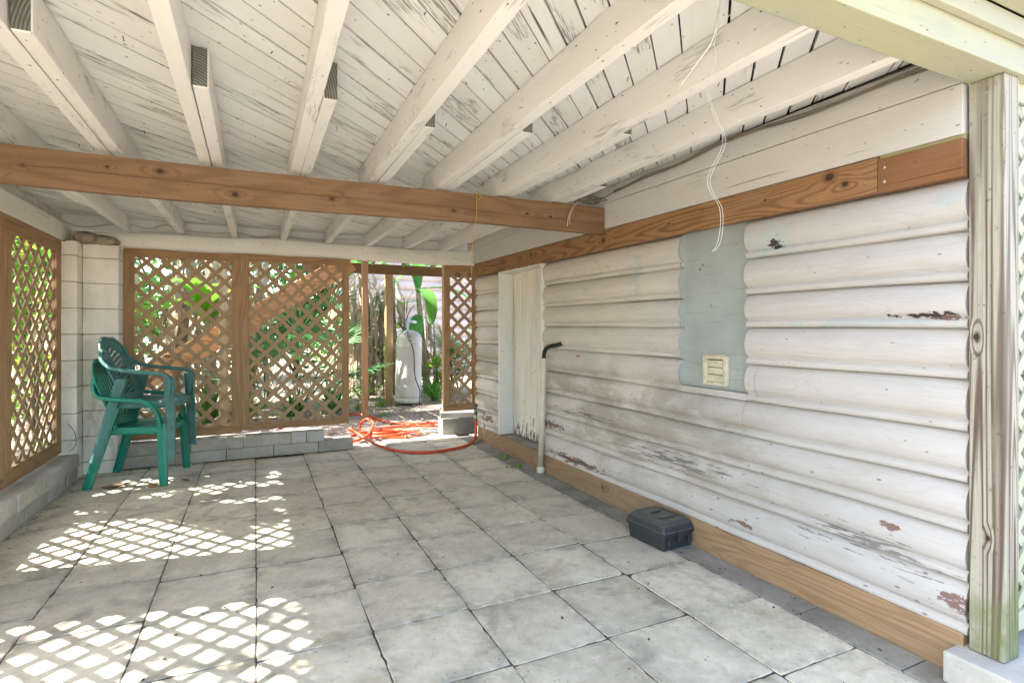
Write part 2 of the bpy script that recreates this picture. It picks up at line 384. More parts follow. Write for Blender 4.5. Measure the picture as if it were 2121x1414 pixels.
def mk_siding(name, base, warm, far=False):
    m = M(name, .6, .25)
    p = m.pos; X = m.sep(p); ps = seeded(m, p)
    g = m.noise(m.sc(ps, stretch(1, 1.5, 60)), 1.0, 4, .6, .8)
    fine = m.noise(m.sc(ps, stretch(1, 7, 190)), 1.0, 2, .6)
    # warm cream towards the far end, cooler whiter paint near the post, its colour darkened against front light
    t = m.mr(m.ma('ADD', X[1], m.mr(m.noise(m.sc(p, (1, .8, 2.5)), 1.0, 3), .3, .7, -.8, .8)), 1.4, 3.6)
    c = m.mix(t, base, warm)
    c = m.mix(m.mr(g, .52, .30, 0, .38), c, (.40, .37, .32))
    c = m.mix(m.mr(m.noise(m.sc(p, (1, 2.2, 7)), 1.7, 5, .7), .50, .72, 0, .32), c, (.36, .34, .29))
    cath = m.ma('SINE', m.ma('MULTIPLY', m.noise(m.sc(ps, stretch(1, 1.1, 9)), 1.0, 1, .4), 150))
    c = m.mix(m.ma('MULTIPLY', m.mr(cath, .55, 1.0), m.mr(m.noise(p, 1.6, 2), .42, .65, 0, .36)), c, (.40, .375, .31))
    # mildew in the middle and lower courses
    mi = m.noise(m.sc(p, (1, 1.3, 3.2)), 1.6, 5, .65, .5)
    zone = m.ma('MAXIMUM', m.blob(X, 1, 2.9, 1.9, 2, .58, .50), m.blob(X, 1, 5.0, .9, 2, .55, .8))
    mk = m.ma('MULTIPLY', m.mr(zone, .0, .6), m.mr(mi, .40, .62))
    c = m.mix(m.ma('MULTIPLY', mk, .68), c, (.27, .25, .19))
    n2 = m.noise(m.sc(ps, (30, 30, 60)), 1.0, 3, .7)
    n3 = m.noise(m.sc(ps, stretch(1, 10, 45)), 1.0, 4, .7)
    # paint lifting in long flakes: bare grey wood
    def rag(blob, lo=.47, w=.02, k=.30, src=n3): return m.mr(m.ma('ADD', m.ma('MULTIPLY', blob, k), src), lo + .17, lo + .17 + w)
    z1 = m.ma('MAXIMUM', m.blob(X, 1, 2.45, .75, 2, .42, .07), m.blob(X, 1, 1.35, .45, 2, .33, .09))
    z1 = m.ma('MAXIMUM', z1, m.blob(X, 1, 3.3, .6, 2, .55, .05))
    z1 = m.ma('MAXIMUM', z1, -1.2)
    f1 = rag(z1, .50, .02, .22, m.noise(m.sc(ps, stretch(1, 7, 85)), 1.0, 4, .65))
    c = m.mix(m.ma('MULTIPLY', f1, .85), c, (.15, .15, .13))
    # brown-red primer
    z2 = m.ma('MAXIMUM', m.blob(X, 1, .99, .15, 2, .235, .07), m.blob(X, 1, 1.22, .06, 2, .425, .02))
    z2 = m.ma('MAXIMUM', z2, m.blob(X, 1, 3.78, .34, 2, .41, .05))
    z2 = m.ma('MAXIMUM', z2, m.blob(X, 1, 3.45, .65, 2, .19, .05))
    z2 = m.ma('MAXIMUM', z2, m.blob(X, 1, 5.1, .30, 2, .26, .06))
    z2 = m.ma('MAXIMUM', z2, m.blob(X, 1, 1.9, .12, 2, .22, .02))
    z2 = m.ma('MAXIMUM', z2, m.blob(X, 1, 1.05, .10, 2, 1.195, .012))
    z2 = m.ma('MAXIMUM', z2, -1.2)
    f2 = rag(z2, .49, .02, .30, m.noise(m.sc(ps, stretch(1, 14, 40)), 1.0, 5, .75))
    c = m.mix(f2, c, m.mix(n2, (.22, .125, .10), (.15, .125, .105)))
    # pale blue old paint showing through
    z3 = m.ma('MAXIMUM', m.blob(X, 1, 1.74, .20, 2, 1.55, .10), m.blob(X, 1, 1.05, .07, 2, 1.60, .03))
    z3 = m.ma('MAXIMUM', z3, m.blob(X, 1, 2.72, .05, 2, 1.5, .17))
    z3 = m.ma('MAXIMUM', z3, m.blob(X, 1, 1.3, .5, 2, 1.18, .018))
    z3 = m.ma('MAXIMUM', z3, -1.2)
    f3 = m.mr(m.ma('ADD', m.ma('MULTIPLY', z3, .3), m.noise(p, 14, 4, .65)), .56, .66)
    c = m.mix(m.ma('MULTIPLY', f3, .55), c, (.36, .44, .44))
    # rotten knot hole and the split with lifting paint
    hol = m.ma('MAXIMUM', m.blob(X, 1, 1.735, .045, 2, 1.548, .035), m.ma('MAXIMUM', m.blob(X, 1, 1.11, .15, 2, 1.205, .014), -1.2))
    f4 = m.mr(m.ma('ADD', m.ma('MULTIPLY', hol, .3), n2), .60, .64)
    c = m.mix(f4, c, (.05, .04, .035))
    # specks, chips and rust dots
    v = m.voro(m.sc(ps, (20, 11, 24)), 1.0)
    ch = m.mr(m.ma('ADD', m.ma('ADD', v, m.mr(X[2], .25, 1.0, -.05, 0, False)), m.ma('MULTIPLY', n2, .16)), .145, .13)
    c = m.mix(m.ma('MULTIPLY', ch, .75), c, (.13, .11, .10))
    v = m.voro(m.sc(ps, (4, 1.6, 5), (3, 3, 3)), 1.0)
    c = m.mix(m.ma('MULTIPLY', m.mr(v, .07, .03), .8), c, (.30, .13, .04))
    h = m.ma('ADD', m.ma('MULTIPLY', g, .6), m.ma('MULTIPLY', fine, .35))
    h = m.ma('SUBTRACT', h, m.ma('ADD', m.ma('MULTIPLY', ch, .5), m.ma('ADD', m.ma('MULTIPLY', f1, .8), m.ma('ADD', f2, m.ma('MULTIPLY', f4, 2.0)))))
    m.bump(h, .45, .004)
    return m.out(c)
m_siding = mk_siding("paint_log_siding", (.462, .455, .44), (.585, .555, .495))

def mk_ply():
    m = M("paint_blue_grey_plywood", .65, .2); p = m.pos
    g = m.noise(m.sc(p, (40, 2.2, 55)), 1.0, 4, .6, 1.0); b = m.noise(p, 5, 3)
    c = m.mix(m.mr(b, .35, .7), (.30, .34, .325), (.345, .385, .365))
    c = m.mix(m.mr(g, .52, .72, 0, .45), c, (.25, .29, .275))
    v = m.voro(m.sc(p, (10, 9, 12)), 1.0)
    c = m.mix(m.mr(v, .12, .06, 0, .8), c, (.12, .12, .11))
    ck = m.mr(m.noise(m.sc(p, (60, 3, 110), (3, 3, 3)), 1.0, 1), .70, .73)
    c = m.mix(m.ma('MULTIPLY', ck, .5), c, (.2, .24, .23))
    m.bump(m.ma('SUBTRACT', g, ck), .3, .003); return m.out(c)
m_ply = mk_ply()

def mk_blockpaint():
    m = M("painted_block_masonry", .8, .15); p = m.pos; X = m.sep(p)
    c = m.mix(m.mr(m.noise(p, 4, 4, .6), .35, .7), (.82, .80, .73), (.72, .70, .63))
    # mildew streaks low on the pillar
    mk = m.ma('MULTIPLY', m.mr(X[2], .2, 1.5, 1, .15), m.mr(m.noise(m.sc(p, (5, 5, 2.2)), 1.5, 5, .7), .48, .70))
    c = m.mix(m.ma('MULTIPLY', mk, .7), c, (.30, .29, .21))
    n2 = m.noise(p, 90, 3, .7)
    c = m.mix(m.mr(n2, .55, .75, 0, .3), c, (.4, .38, .33))
    m.bump(n2, .5, .004); return m.out(c)
m_pillar = mk_blockpaint()

def mk_soil():
    m = M("sandy_soil", .95, .05); p = m.pos
    n = m.noise(p, 1.3, 5, .65); n2 = m.noise(p, 22, 5, .75); n3 = m.noise(p, 120, 3, .7)
    c = m.mix(m.mr(n, .35, .65), (.40, .33, .275), (.28, .225, .18))
    c = m.mix(m.mr(n2, .45, .7), c, (.50, .43, .37))
    c = m.mix(m.mr(n3, .5, .72, 0, .6), c, (.09, .07, .05))
    m.bump(m.ma('ADD', n2, m.ma('MULTIPLY', n3, .5)), .8, .02); return m.out(c)
m_soil = mk_soil()

# ================================================================ SETTING: ground and patio floor
b = MB()
def gz(x, y):
    return -.045 + .018 * math.sin(x * 1.3 + y) + .014 * math.sin(y * 2.1 - x * .7)
def gfn(u, v):
    # fine near, coarse far: cubic spread about the patio
    x = (u * 2 - 1); y = (v * 2 - 1); X = 1 + 9 * x + 390 * x ** 5; Y = 6 + 10 * y + 390 * y ** 5
    z = gz(X, Y) if (abs(X) < 14 and abs(Y - 6) < 14) else -.03
    if -1.45 < X < 2.3 and .2 < Y < 5.9: z = -.06
    return (X, Y, z)
b.grid(gfn, 120, 120)
tag(b.build("ground", m_soil, origin=(0, 0, 0)), kind="structure")

# joint bed under the pavers, then each paver
b = MB(); b.box(-1.3, 2.16, .0, 5.74, -.058, -.0045)
m_bed = plain("joint_dirt", (.12, .105, .085), .95, .05, .4, vs=20, geo=True)
tag(b.build("patio_bed", m_bed), kind="structure")
def paver(mb, hx, hy, r, mt):
    """slab: chipped outline, thin chamfer, and a top ring that carries the rim wear"""
    out = []
    for (ax, ay, bx_, by) in ((-1, -1, 1, -1), (1, -1, 1, 1), (1, 1, -1, 1), (-1, 1, -1, -1)):
        for k in range(14):
            t = k / 14; j = abs(rnd.gauss(0, .0007)) + (rnd.random() < .04) * rnd.uniform(.002, .006) + (.003 if k == 0 else 0)
            px, py = ax + (bx_ - ax) * t, ay + (by - ay) * t
            out.append((px * hx - (j if abs(px) > .99 else 0) * px, py * hy - (j if abs(py) > .99 else 0) * py))
    n = len(out); rings = []
    for ins, z, e in ((0, -.04, 1), (0, -.0035, 1), (.0030, -.0004, 1), (.028, 0, .55), (.075, 0, 0)):
        i = mb.addv([mt @ Vector((x * (1 - ins / hx), y * (1 - ins / hy), z)) for x, y in out], r); rings.append(i)
        for k in range(n): mb.e[i + k] = e
    for a, c in zip(rings, rings[1:]):
        for k in range(n): mb.face((a + k, a + (k + 1) % n, c + (k + 1) % n, c + k))
    mb.face([rings[-1] + k for k in range(n)])
b = MB(); bd = MB()
cols = [-1.27, -.80, -.395, .008, .412, .805, 1.20, 1.595, 1.985]
for ci in range(8):
    x0, x1 = cols[ci], cols[ci + 1]
    base = {0: .28, 1: .08, 2: .03, 3: .0, 4: .02, 5: .02, 6: .03, 7: .01}[ci]
    y = 1.265 + base - 3 * .4155; last = y
    while y < (5.44 if ci < 5 else 5.70):
        h = .4155 + rnd.uniform(-.006, .006)
        ye = min(y + h, 5.462 if ci < 5 else 5.72)
        if ye - y > .06:
            g1 = rnd.choice([.001, .0015, .0025, .004]); gx = rnd.choice([.0006, .0012, .002])
            top = rnd.uniform(-.003, .0015) + (.012 * max(0, (y - 4.2)) if ci >= 6 else 0)
            cx = (x0 + x1) / 2; cy = (y + ye) / 2
            mt = Matrix.Translation((cx, cy, top)) @ Matrix.Rotation(rnd.gauss(0, .008), 4, 'Z') @ Matrix.Rotation(rnd.gauss(0, .002), 4, 'X') @ Matrix.Rotation(rnd.gauss(0, .002), 4, 'Y')
            paver(b, (x1 - x0) / 2 - gx, (ye - y) / 2 - g1, rnd.random() ** 1.5, mt)
        y += h
y = .3
while y < 5.4:
    ye = y + .405
    bd.box(1.988, 2.128, y + .003, ye - .003, -.04, rnd.uniform(-.002, .001) + .008 * max(0, y - 4.2)); y = ye
ob = b.build("patio_pavers", m_paver); tag(ob, kind="structure")
ob = bd.build("patio_edge_pavers", m_paverdark, bevel=.004); tag(ob, kind="structure")

# ================================================================ HOUSE WITH LOG SIDING (right)
def sh(y, z): return z + .0075 * z * (y - 1.0)
def ybox(mb, x0, x1, ya, yb, z0, z1, r=None, zfn=sh, n=1):
    i = mb.addv([(x0, ya, zfn(ya, z0)), (x1, ya, zfn(ya, z0)), (x1, yb, zfn(yb, z0)), (x0, yb, zfn(yb, z0)),
                 (x0, ya, zfn(ya, z1)), (x1, ya, zfn(ya, z1)), (x1, yb, zfn(yb, z1)), (x0, yb, zfn(yb, z1))], r)
    for q in ((0, 3, 2, 1), (4, 5, 6, 7), (0, 1, 5, 4), (1, 2, 6, 5), (2, 3, 7, 6), (3, 0, 4, 7)): mb.face([i + k for k in q])
house = thing("house", "white painted log-sided house with flaking paint along the patio", "house", (2.6, 3.2, 0))
BZ = [.135, .313, .476, .638, .809, .984, 1.158, 1.316, 1.486, 1.668]
PRO = [(.046, 0), (.022, .003), (.014, .009), (.016, .027), (.027, .034), (.031, .037)]
def course_profile(zb, zt):
    P = [(2.125 + dx, zb + dz) for dx, dz in PRO]
    z0 = zb + .038
    for k in range(1, 15):
        t = k / 14
        P.append((2.125 + .032 - .034 * math.sin(math.pi * t ** .90) ** .58 + .012 * t, z0 + (zt - z0) * t))
    P[-1] = (2.125 + .046, zt - .0005)
    return P
def siding_run(mb, y0, y1, zb, zt, r=None, seg=.12):
    r = rnd.random() if r is None else r
    P = course_profile(zb, zt); n = max(1, int((y1 - y0) / seg)); np_ = len(P)
    ph = rnd.uniform(0, 6); base = len(mb.v)
    for k in range(n + 1):
        y = y0 + (y1 - y0) * k / n; w = .0018 * math.sin(y * 2.3 + ph) + .0012 * math.sin(y * 7 + ph)
        mb.addv([(x + w * .8, y, sh(y, z + w)) for x, z in P], r)
        if k:
            i = base + (k - 1) * np_; j = base + k * np_
            for q in range(np_ - 1): mb.face((i + q, i + q + 1, j + q + 1, j + q), True)
    for yy, flip in ((y0, 0), (y1, 1)):
        i = mb.addv([(x, yy, sh(yy, z)) for x, z in P] + [(2.19, yy, sh(yy, zt)), (2.19, yy, sh(yy, zb))], r)
        f = list(range(i, i + np_ + 2)); mb.face(f if flip else f[::-1])
b = MB(); edge = MB()
ybox(b, 2.140, 2.19, 1.888, 2.352, .810, .841, .5)
for k in range(9):
    zb, zt = BZ[k], BZ[k + 1]
    runs = [(.992, 3.925), (4.80, 5.43)]
    if zb > .78 + .001 and k >= 4: runs = [(.992, 1.895 + rnd.uniform(-.006, .006)), (2.345, 3.925), (4.80, 5.43)]
    if k == 4: runs = [(.992, 1.835), (1.8375, 1.893), (2.345, 3.925), (4.80, 5.43)]
    if k == 3: runs = [(.992, 1.905), (1.9075, 3.925), (4.80, 5.43)]
    for (a, c_) in runs:
        siding_run(b, a, c_, zb, zt)
    if k >= 4: siding_run(edge, 2.339, 2.3445, zb, zt - .004, seg=1)
b.build("log_siding", m_siding, house)
# front gable side siding (faces the street) seen through the white lattice
b = MB()
for k in range(9):
    P = course_profile(BZ[k], BZ[k + 1]); r = rnd.random()
    for x0, x1 in ((2.235, 6.5),):
        i = b.addv([(x0, 1.02 + (x - 2.15), z) for x, z in P], r); j = b.addv([(x1, 1.02 + (x - 2.15), z) for x, z in P], r)
        for q in range(len(P) - 1): b.face((i + q, j + q, j + q + 1, i + q + 1), True)
b.box(2.10 + .08, 2.232, .994, 1.03, .1, 1.96)
b.build("street_siding", m_siding, house)
# body that fills the house
b = MB()
b.box(2.192, 2.2995, 1.06, 3.925, .0, 3.1); b.box(2.192, 2.2995, 4.80, 5.43, .0, 3.1); b.box(2.192, 2.2995, 3.9255, 4.7995, 1.735, 3.1)
b.box(2.300, 6.5, 1.061, 5.429, 0, 3.1)
b.build("wall_core", m_header, house)
b = MB(); b.box(1.9, 6.9, .7, 5.8, 3.1, 3.2)
m_roof = plain("roof_shingle", (.12, .11, .10), .9, .1, .3, vs=20, geo=True)
b.build("house_roof", m_roof, house)
# bottom board of the wall, two lengths butted
b = MB(); ybox(b, 2.130, 2.166, 1.0, 3.095, -.01, .143, .25); b.build("baseboard", m_base, house, bevel=.003)
b = MB(); ybox(b, 2.132, 2.168, 3.099, 5.36, -.01, .143, .7); b.build("baseboard", m_base, house, bevel=.003)
b = MB(); b.box(2.1695, 2.33, 3.95, 4.775, .0, .158); b.build("door_sill", m_paverdark, house, bevel=.005)
# brown band, two lengths
m_screw = plain("zinc_screw", (.55, .55, .52), .4, .5, metal=.8)
b = MB(); ybox(b, 2.106, 2.150, 1.262, 5.40, 1.665, 1.795, .35); b.build("brown_band", m_browny, house, bevel=.002)
b = MB(); ybox(b, 2.103, 2.150, .990, 1.259, 1.660, 1.785, .9)
tag(b.build("brown_band", rawwood("brown_timber_new_piece", (.24, .115, .045), (.15, .062, .022), 1, rings=7, contrast=.6, knots=False), house, bevel=.002), "short newer brown end piece with two screws")
for z in (1.70, 1.753):
    b = MB(); b.lathe([(0.001, 0), (.006, 0), (.006, .002), (.002, .003)], (0, 0, 0), 10)
    for k in range(len(b.v) - 40, len(b.v)):
        v = b.v[k]; b.v[k] = Vector((2.103 - v.z, 1.235 + v.x, z + v.y))
    b.build("screw", m_screw, house)
b = MB(); ybox(b, 2.120, 2.160, .990, 1.26, 1.7855, 1.803, .9); b.build("band_cap_strip", m_green, house, bevel=.001)
b = MB(); ybox(b, 2.112, 2.150, .992, 5.42, 1.800, 1.967, .15); b.build("header_board", m_header, house, bevel=.002)
b = MB(); ybox(b, 2.108, 2.150, .992, 2.86, 1.970, 2.062, .6); b.build("header_board", m_header, house, bevel=.002)
b = MB(); ybox(b, 2.128, 2.150, .992, 5.42, 2.04, 2.09, .3); b.build("header_board", m_header, house)
b = MB(); ybox(b, 2.112, 2.150, 2.863, 5.42, 1.969, 2.062, .3); b.build("header_board", m_header, house, bevel=.002)
# door
door = MB()
ys = [3.96, 4.16, 4.40, 4.60, 4.765]
for i in range(4): door.box(2.262, 2.285, ys[i] + .0012, ys[i + 1] - .0012, .165, 1.715, r=.1 + .25 * i)
def mk_doorpaint():
    m = M("paint_door_peeling", .6, .2); p = m.pos; X = m.sep(p); ps = seeded(m, p)
    g = m.noise(m.sc(ps, (50, 50, 2)), 1, 4, .6)
    c = m.mix(m.mr(g, .35, .7), (.80, .79, .71), (.68, .65, .56))
    c = m.mix(m.mr(m.noise(m.sc(ps, (18, 18, 1)), 1, 2), .5, .7, 0, .5), c, (.55, .52, .42))
    n = m.noise(m.sc(ps, (45, 45, 13)), 1, 4, .7)
    f = m.mr(m.ma('ADD', n, m.mr(X[2], .15, .55, .17, -.12, False)), .63, .65)
    c = m.mix(f, c, (.16, .12, .095))
    c = m.mix(m.mr(m.voro(m.sc(ps, (11, 11, 7)), 1), .10, .07, 0, .6), c, (.2, .16, .12))
    m.bump(m.ma('SUBTRACT', g, f), .4, .003); return m.out(c)
dl = door.build("door", mk_doorpaint(), house, bevel=.002)
b = MB(); b.box(2.118, 2.2615, 4.766, 4.799, .160, 1.715, .2); b.box(2.118, 2.2615, 3.926, 3.9585, .160, 1.715, .5); b.box(2.124, 2.2615, 3.96, 4.765, 1.695, 1.73, .3)
b.build("door_frame", m_trimpaint, dl, bevel=.002)
# plywood panel and vent
b = MB(); ybox(b, 2.172, 2.189, 1.880, 2.346, .842, 1.68, .4)
ply = b.build("plywood_panel", m_ply, house, bevel=.001); tag(ply, "blue-grey plywood infill panel")
edge.build("scalloped_edge", m_ply, ply)
vm = MB(); M0 = Matrix.Translation((2.172, 2.105, .945))
def vbox(mb, y0, y1, z0, z1, d0, d1, r=.5, ang=0):
    mt = M0 @ Matrix.Rotation(ang, 4, 'Y'); mb.box(-d1, -d0, y0, y1, z0, z1, r, mt)
m_vent = plain("aged_ivory_plastic", (.60, .57, .43), .5, .4, .25, vs=12, dirt=(.26, .25, .15), geo=True)
for y0, y1, z0, z1 in ((-.082, -.055, -.078, .078), (.055, .082, -.078, .078), (-.055, .055, .058, .078), (-.055, .055, -.078, -.060)): vbox(vm, y0, y1, z0, z1, 0, .022)
vbox(vm, -.070, .070, .0785, .086, 0, .016)
vent = vm.build("vent", m_vent, ply, bevel=.004)
b = MB(); b.box(-.006, -.001, -.054, .054, -.059, .057, .5, M0); b.build("vent_shade_plate", plain("painted_cavity_shade", (.05, .05, .04), .9, .1, geo=True), vent)  # flat dark plate, shade behind the louvres put into its colour
for k in range(3):
    b = MB(); zc = .036 - k * .038
    b.box(-.004, .0, -.053, .053, -.0182, .0182, .3 + .2 * k, M0 @ Matrix.Translation((-.014, 0, zc)) @ Matrix.Rotation(R(-14), 4, 'Y'))
    b.build("louvre", m_vent, vent, bevel=.0015)

# ================================================================ CARPORT ROOF
roof = thing("carport_roof", "white painted carport roof of diagonal boards on joists overhead", "roof", (.4, 3.2, 1.97))
DZ = 2.107
# diagonal boards: strips along (1,1), clipped to the roof rectangle
X0, X1, Y0, Y1 = -1.47, 2.127, .98, 5.66
b = MB(); d = (X0 - Y1) - .1
def clip(lo, hi):
    poly = [(X0, Y0), (X1, Y0), (X1, Y1), (X0, Y1)]
    for sgn, lim in ((1, lo), (-1, -hi)):
        out = []
        for i in range(len(poly)):
            p, q = poly[i], poly[(i + 1) % len(poly)]
            fp = sgn * (p[0] - p[1]) - lim; fq = sgn * (q[0] - q[1]) - lim
            if fp >= 0: out.append(p)
            if (fp >= 0) != (fq >= 0):
                t = fp / (fp - fq); out.append((p[0] + (q[0] - p[0]) * t, p[1] + (q[1] - p[1]) * t))
        poly = out
        if len(poly) < 3: return None
    return poly
while d < X1 - Y0:
    w = rnd.choice([.118, .128, .132, .138, .205]) ; gap = rnd.choice([.006, .008, .010, .013, .016])
    pl = clip(d + gap / 2, d + w - gap / 2)
    if pl:
        r = rnd.random(); dz = rnd.uniform(-.0015, .002); n = len(pl)
        i = b.addv([(x, y, DZ + dz) for x, y in pl] + [(x, y, DZ + .02) for x, y in pl], r)
        b.face([i + k for k in reversed(range(n))]); b.face([i + n + k for k in range(n)])
        for k in range(n): b.face((i + k, i + (k + 1) % n, i + n + (k + 1) % n, i + n + k))
    d += w
b.build("roof_boards", m_deck, roof)
b = MB(); b.box(-1.85, 2.19, .80, 5.95, DZ + .022, DZ + .05); b.build("roof_covering", plain("roofing_felt", (.02, .018, .016), .95, .05, .3, geo=True), roof)
# nails through the boards
b = MB()
for k in range(90):
    x = rnd.uniform(-1.2, 2.0); y = rnd.uniform(1.1, 5.4); L_ = rnd.uniform(.008, .02)
    b.tube([(x, y, DZ), (x + rnd.uniform(-.006, .006), y + rnd.uniform(-.006, .006), DZ - L_)], .0016, 5)
m_rust = plain("rusty_nail", (.10, .045, .03), .8, .2, .4, vs=30)
tag(b.build("nail_tips", m_rust, roof), kind="stuff")
# joists
JX = [-1.005, -.603, -.190, .222, .617, 1.002, 1.387, 1.778]
S0 = [1.62, 1.925, 2.11, 2.03, 2.137, 2.022, 1.86, 2.60]
MEND = [4.42, 3.62, 3.50, 3.36, 3.33, 3.30, 3.34, 3.4]
def zj(y): return 1.972 + .006 * (y - 3.0) / 2.5 * (1 if y > 3 else .2) * 3.2
def joist(xa, xb, ya, yb, r, dz=0):
    b = MB(); ts = [ya + (yb - ya) * k / 12 for k in range(13)]; ph = rnd.uniform(0, 6); base = len(b.v)
    for k, y in enumerate(ts):
        w = .0022 * math.sin(y * 1.7 + ph); z0 = zj(y) + dz + .0015 * math.sin(y * 3 + ph)
        b.addv([(xa + w, y, z0), (xb + w, y, z0), (xb + w, y, DZ - .0015), (xa + w, y, DZ - .0015)], r)
        if k:
            i = base + 4 * (k - 1); j = i + 4
            for q in range(4): b.face((i + q, j + q, j + (q + 1) % 4, i + (q + 1) % 4))
    b.face((base, base + 1, base + 2, base + 3)); e = base + 48; b.face((e + 3, e + 2, e + 1, e))
    return b.build("joist", m_joist, roof, bevel=.003)
for i, x in enumerate(JX):
    w = .050 if i else .045
    joist(x - w - .004, x - .004, .985, MEND[i], rnd.random(), dz=.002 if i % 2 else -.002)
    j = joist(x, x + .048, S0[i], 5.60, rnd.random())
    e = MB(); e.box(x + .002, x + .046, S0[i] - .0015, S0[i] + .001, zj(S0[i]) + .003, DZ - .004); e.build("sawn_end", m_endgrain, j)
b = MB(); b.box(-1.47, -1.43, .985, 5.66, 1.985, DZ - .002); b.build("rim_board", m_joist, roof, bevel=.002)
b = MB(); b.box(-1.43, 2.105, 5.605, 5.64, 1.985, DZ - .002, .3); b.build("blocking_board", painted("paint_blocking", (.60, .62, .62), 0, dirt=.5, bare=.4), roof, bevel=.002)
# front fascia boards and drip edge
b = MB(); b.box(-1.6, 2.30, .872, .984, 1.962, 2.064, .1); tag(b.build("fascia_board", m_fascia, roof, bevel=.003), "lower greenish white front beam")
b = MB(); b.box(-1.6, 2.9, .846, .8705, 2.050, 2.112, .8); b.build("fascia_board", m_fascia, roof, bevel=.003)
b = MB(); b.box(-1.6, 2.9, .790, .845, 2.114, 2.150, .5); b.build("drip_edge", m_fascia, roof, bevel=.004)
b = MB(); b.box(-1.62, 2.92, .740, .789, 2.140, 2.185, .5); b.build("roof_edge", m_green, roof, bevel=.004)
# side eave beyond the left beam
b = MB()
for k in range(6): b.box(-1.83, -1.47, .9 + k * .92, .94 + k * .92, 2.05, DZ + .02, rnd.random())
b.build("eave_rafters", m_joist, roof, bevel=.002)
b = MB(); b.box(-1.853, -1.831, .8, 5.95, 2.055, 2.15); b.build("eave_board", m_joist, roof, bevel=.002)

# ================================================================ BEAMS
b = MB(); n = 24; base = None; r = .42
for k in range(n + 1):
    t = k / n; x = -1.40 + t * 3.505; sag = -.012 * math.sin(math.pi * min(1, max(0, (x + 1.4) / 2.6)) ** 1.0)
    zb = 1.793 + sag * 1.6 + .003 * math.sin(x * 2); zt = 1.955 + .013 * (x / 2.1) + sag * .6
    i = b.addv([(x, 3.02, zb), (x, 3.065, zb), (x, 3.065, zt), (x, 3.02, zt)], r)
    if k:
        for q in range(4): b.face((i - 4 + q, i - 4 + (q + 1) % 4, i + (q + 1) % 4, i + q))
    else: b.face((i + 3, i + 2, i + 1, i))
b.face((i, i + 1, i + 2, i + 3))
tag(b.build("support_beam", m_brownx, bevel=.003), "long bare brown timber beam crossing under the white joists", "beam")
# rough white beam over the back lattice
b = MB(); n = 46; r = .3
for k in range(n + 1):
    x = -1.425 + (2.215 + 1.425) * k / n
    w1 = .010 * math.sin(x * 2.3 + 1) + .005 * math.sin(x * 7); w2 = .006 * math.sin(x * 3.1) + .004 * math.sin(x * 9 + 2)
    zb = 1.853 + w2 * .8; zt = 1.990 + w1 + .018 * (x / 2.2)
    y0 = 5.497 + w2 * .7; P = []
    for (fy, fz) in ((.02, 0), (0, .18), (-.004, .5), (0, .85), (.016, 1), (.085, 1), (.085, 0)): P.append((x, y0 + fy, zb + (zt - zb) * fz))
    i = b.addv(P, r); m_ = len(P)
    if k:
        for q in range(m_): b.face((i - m_ + q, i - m_ + (q + 1) % m_, i + (q + 1) % m_, i + q), q < 4)
    else: b.face([i + q for q in reversed(range(m_))])
b.face([i + q for q in range(m_)])
tag(b.build("log_beam", m_beamx), "rough-hewn white painted beam above the back lattice", "beam")
b = MB(); b.box(-1.425, -1.335, .95, 5.49, 1.848, 1.984, .5)
tag(b.build("side_beam", m_beamy, bevel=.006), "white painted beam above the left lattice panel", "beam")
b = MB(); b.box(2.150, 2.205, 5.475, 5.495, 1.84, 2.0); b.box(2.144, 2.162, 5.44, 5.495, 1.84, 1.99)
tag(b.build("beam_bracket", plain("blackened_metal", (.05, .055, .045), .7, .4, .5, vs=40, dirt=(.16, .18, .14), geo=True), bevel=.002), "dark rusted bracket at the right end of the back beam", "bracket")

# ================================================================ BLOCK PILLARS
def pillar(x0, x1, y0, y1, z1, step=None, label=""):
    t = thing("block_pillar", label, "pillar", ((x0 + x1) / 2, (y0 + y1) / 2, -.02))
    b = MB(); zs = [-.02, .10]
    while zs[-1] < z1: zs.append(min(z1, zs[-1] + .2045))
    for k in range(len(zs) - 1):
        g = .0022
        b.box(x0 + rnd.uniform(-.002, .002), x1, y0 + rnd.uniform(-.002, .002), y1, zs[k] + g, zs[k + 1] - g)
        if step: b.box(*step, zs[k] + g, zs[k + 1] - g)
    b.build("block_course", m_pillar, t, bevel=.006)
    m = MB(); m.box(x0 + .006, x1 - .006, y0 + .006, y1 - .006, 0, z1 - .005)
    if step: m.box(step[0] + .006, step[1] - .006, step[2] + .006, step[3] - .006, 0, z1 - .005)
    m.build("mortar_joints", m_mortar, t)
    return t
pl = pillar(-1.405, -1.245, 5.27, 5.60, 1.85, (-1.242, -1.005, 5.41, 5.62), "white painted concrete block pillar in the back left corner")
b = MB()   # ragged mortar bed on top
for x0, x1, y0, y1, za, zb_ in ((-1.40, -1.25, 5.27, 5.5, 1.832, 1.852), (-1.24, -1.01, 5.38, 5.52, 1.835, 1.925), (-1.30, -1.14, 5.32, 5.46, 1.845, 1.94)):
    def fn(u, v, x0=x0, x1=x1, y0=y0, y1=y1, za=za, zb_=zb_):
        a = u * 2 * math.pi; rr = math.sin(v * math.pi) ** .35
        return ((x0 + x1) / 2 + (x1 - x0) / 2 * math.cos(a) * rr * (1 + .12 * math.sin(5 * a)), (y0 + y1) / 2 + (y1 - y0) / 2 * math.sin(a) * rr * (1 + .1 * math.sin(7 * a)), za + (zb_ - za) * v + .006 * math.sin(9 * a + v * 4))
    b.grid(fn, 28, 6)
b.build("mortar_cap", m_mortar, pl)
pillar(-1.50, -1.30, 2.932, 3.345, 1.85, None, "concrete block pillar under the left end of the brown beam")

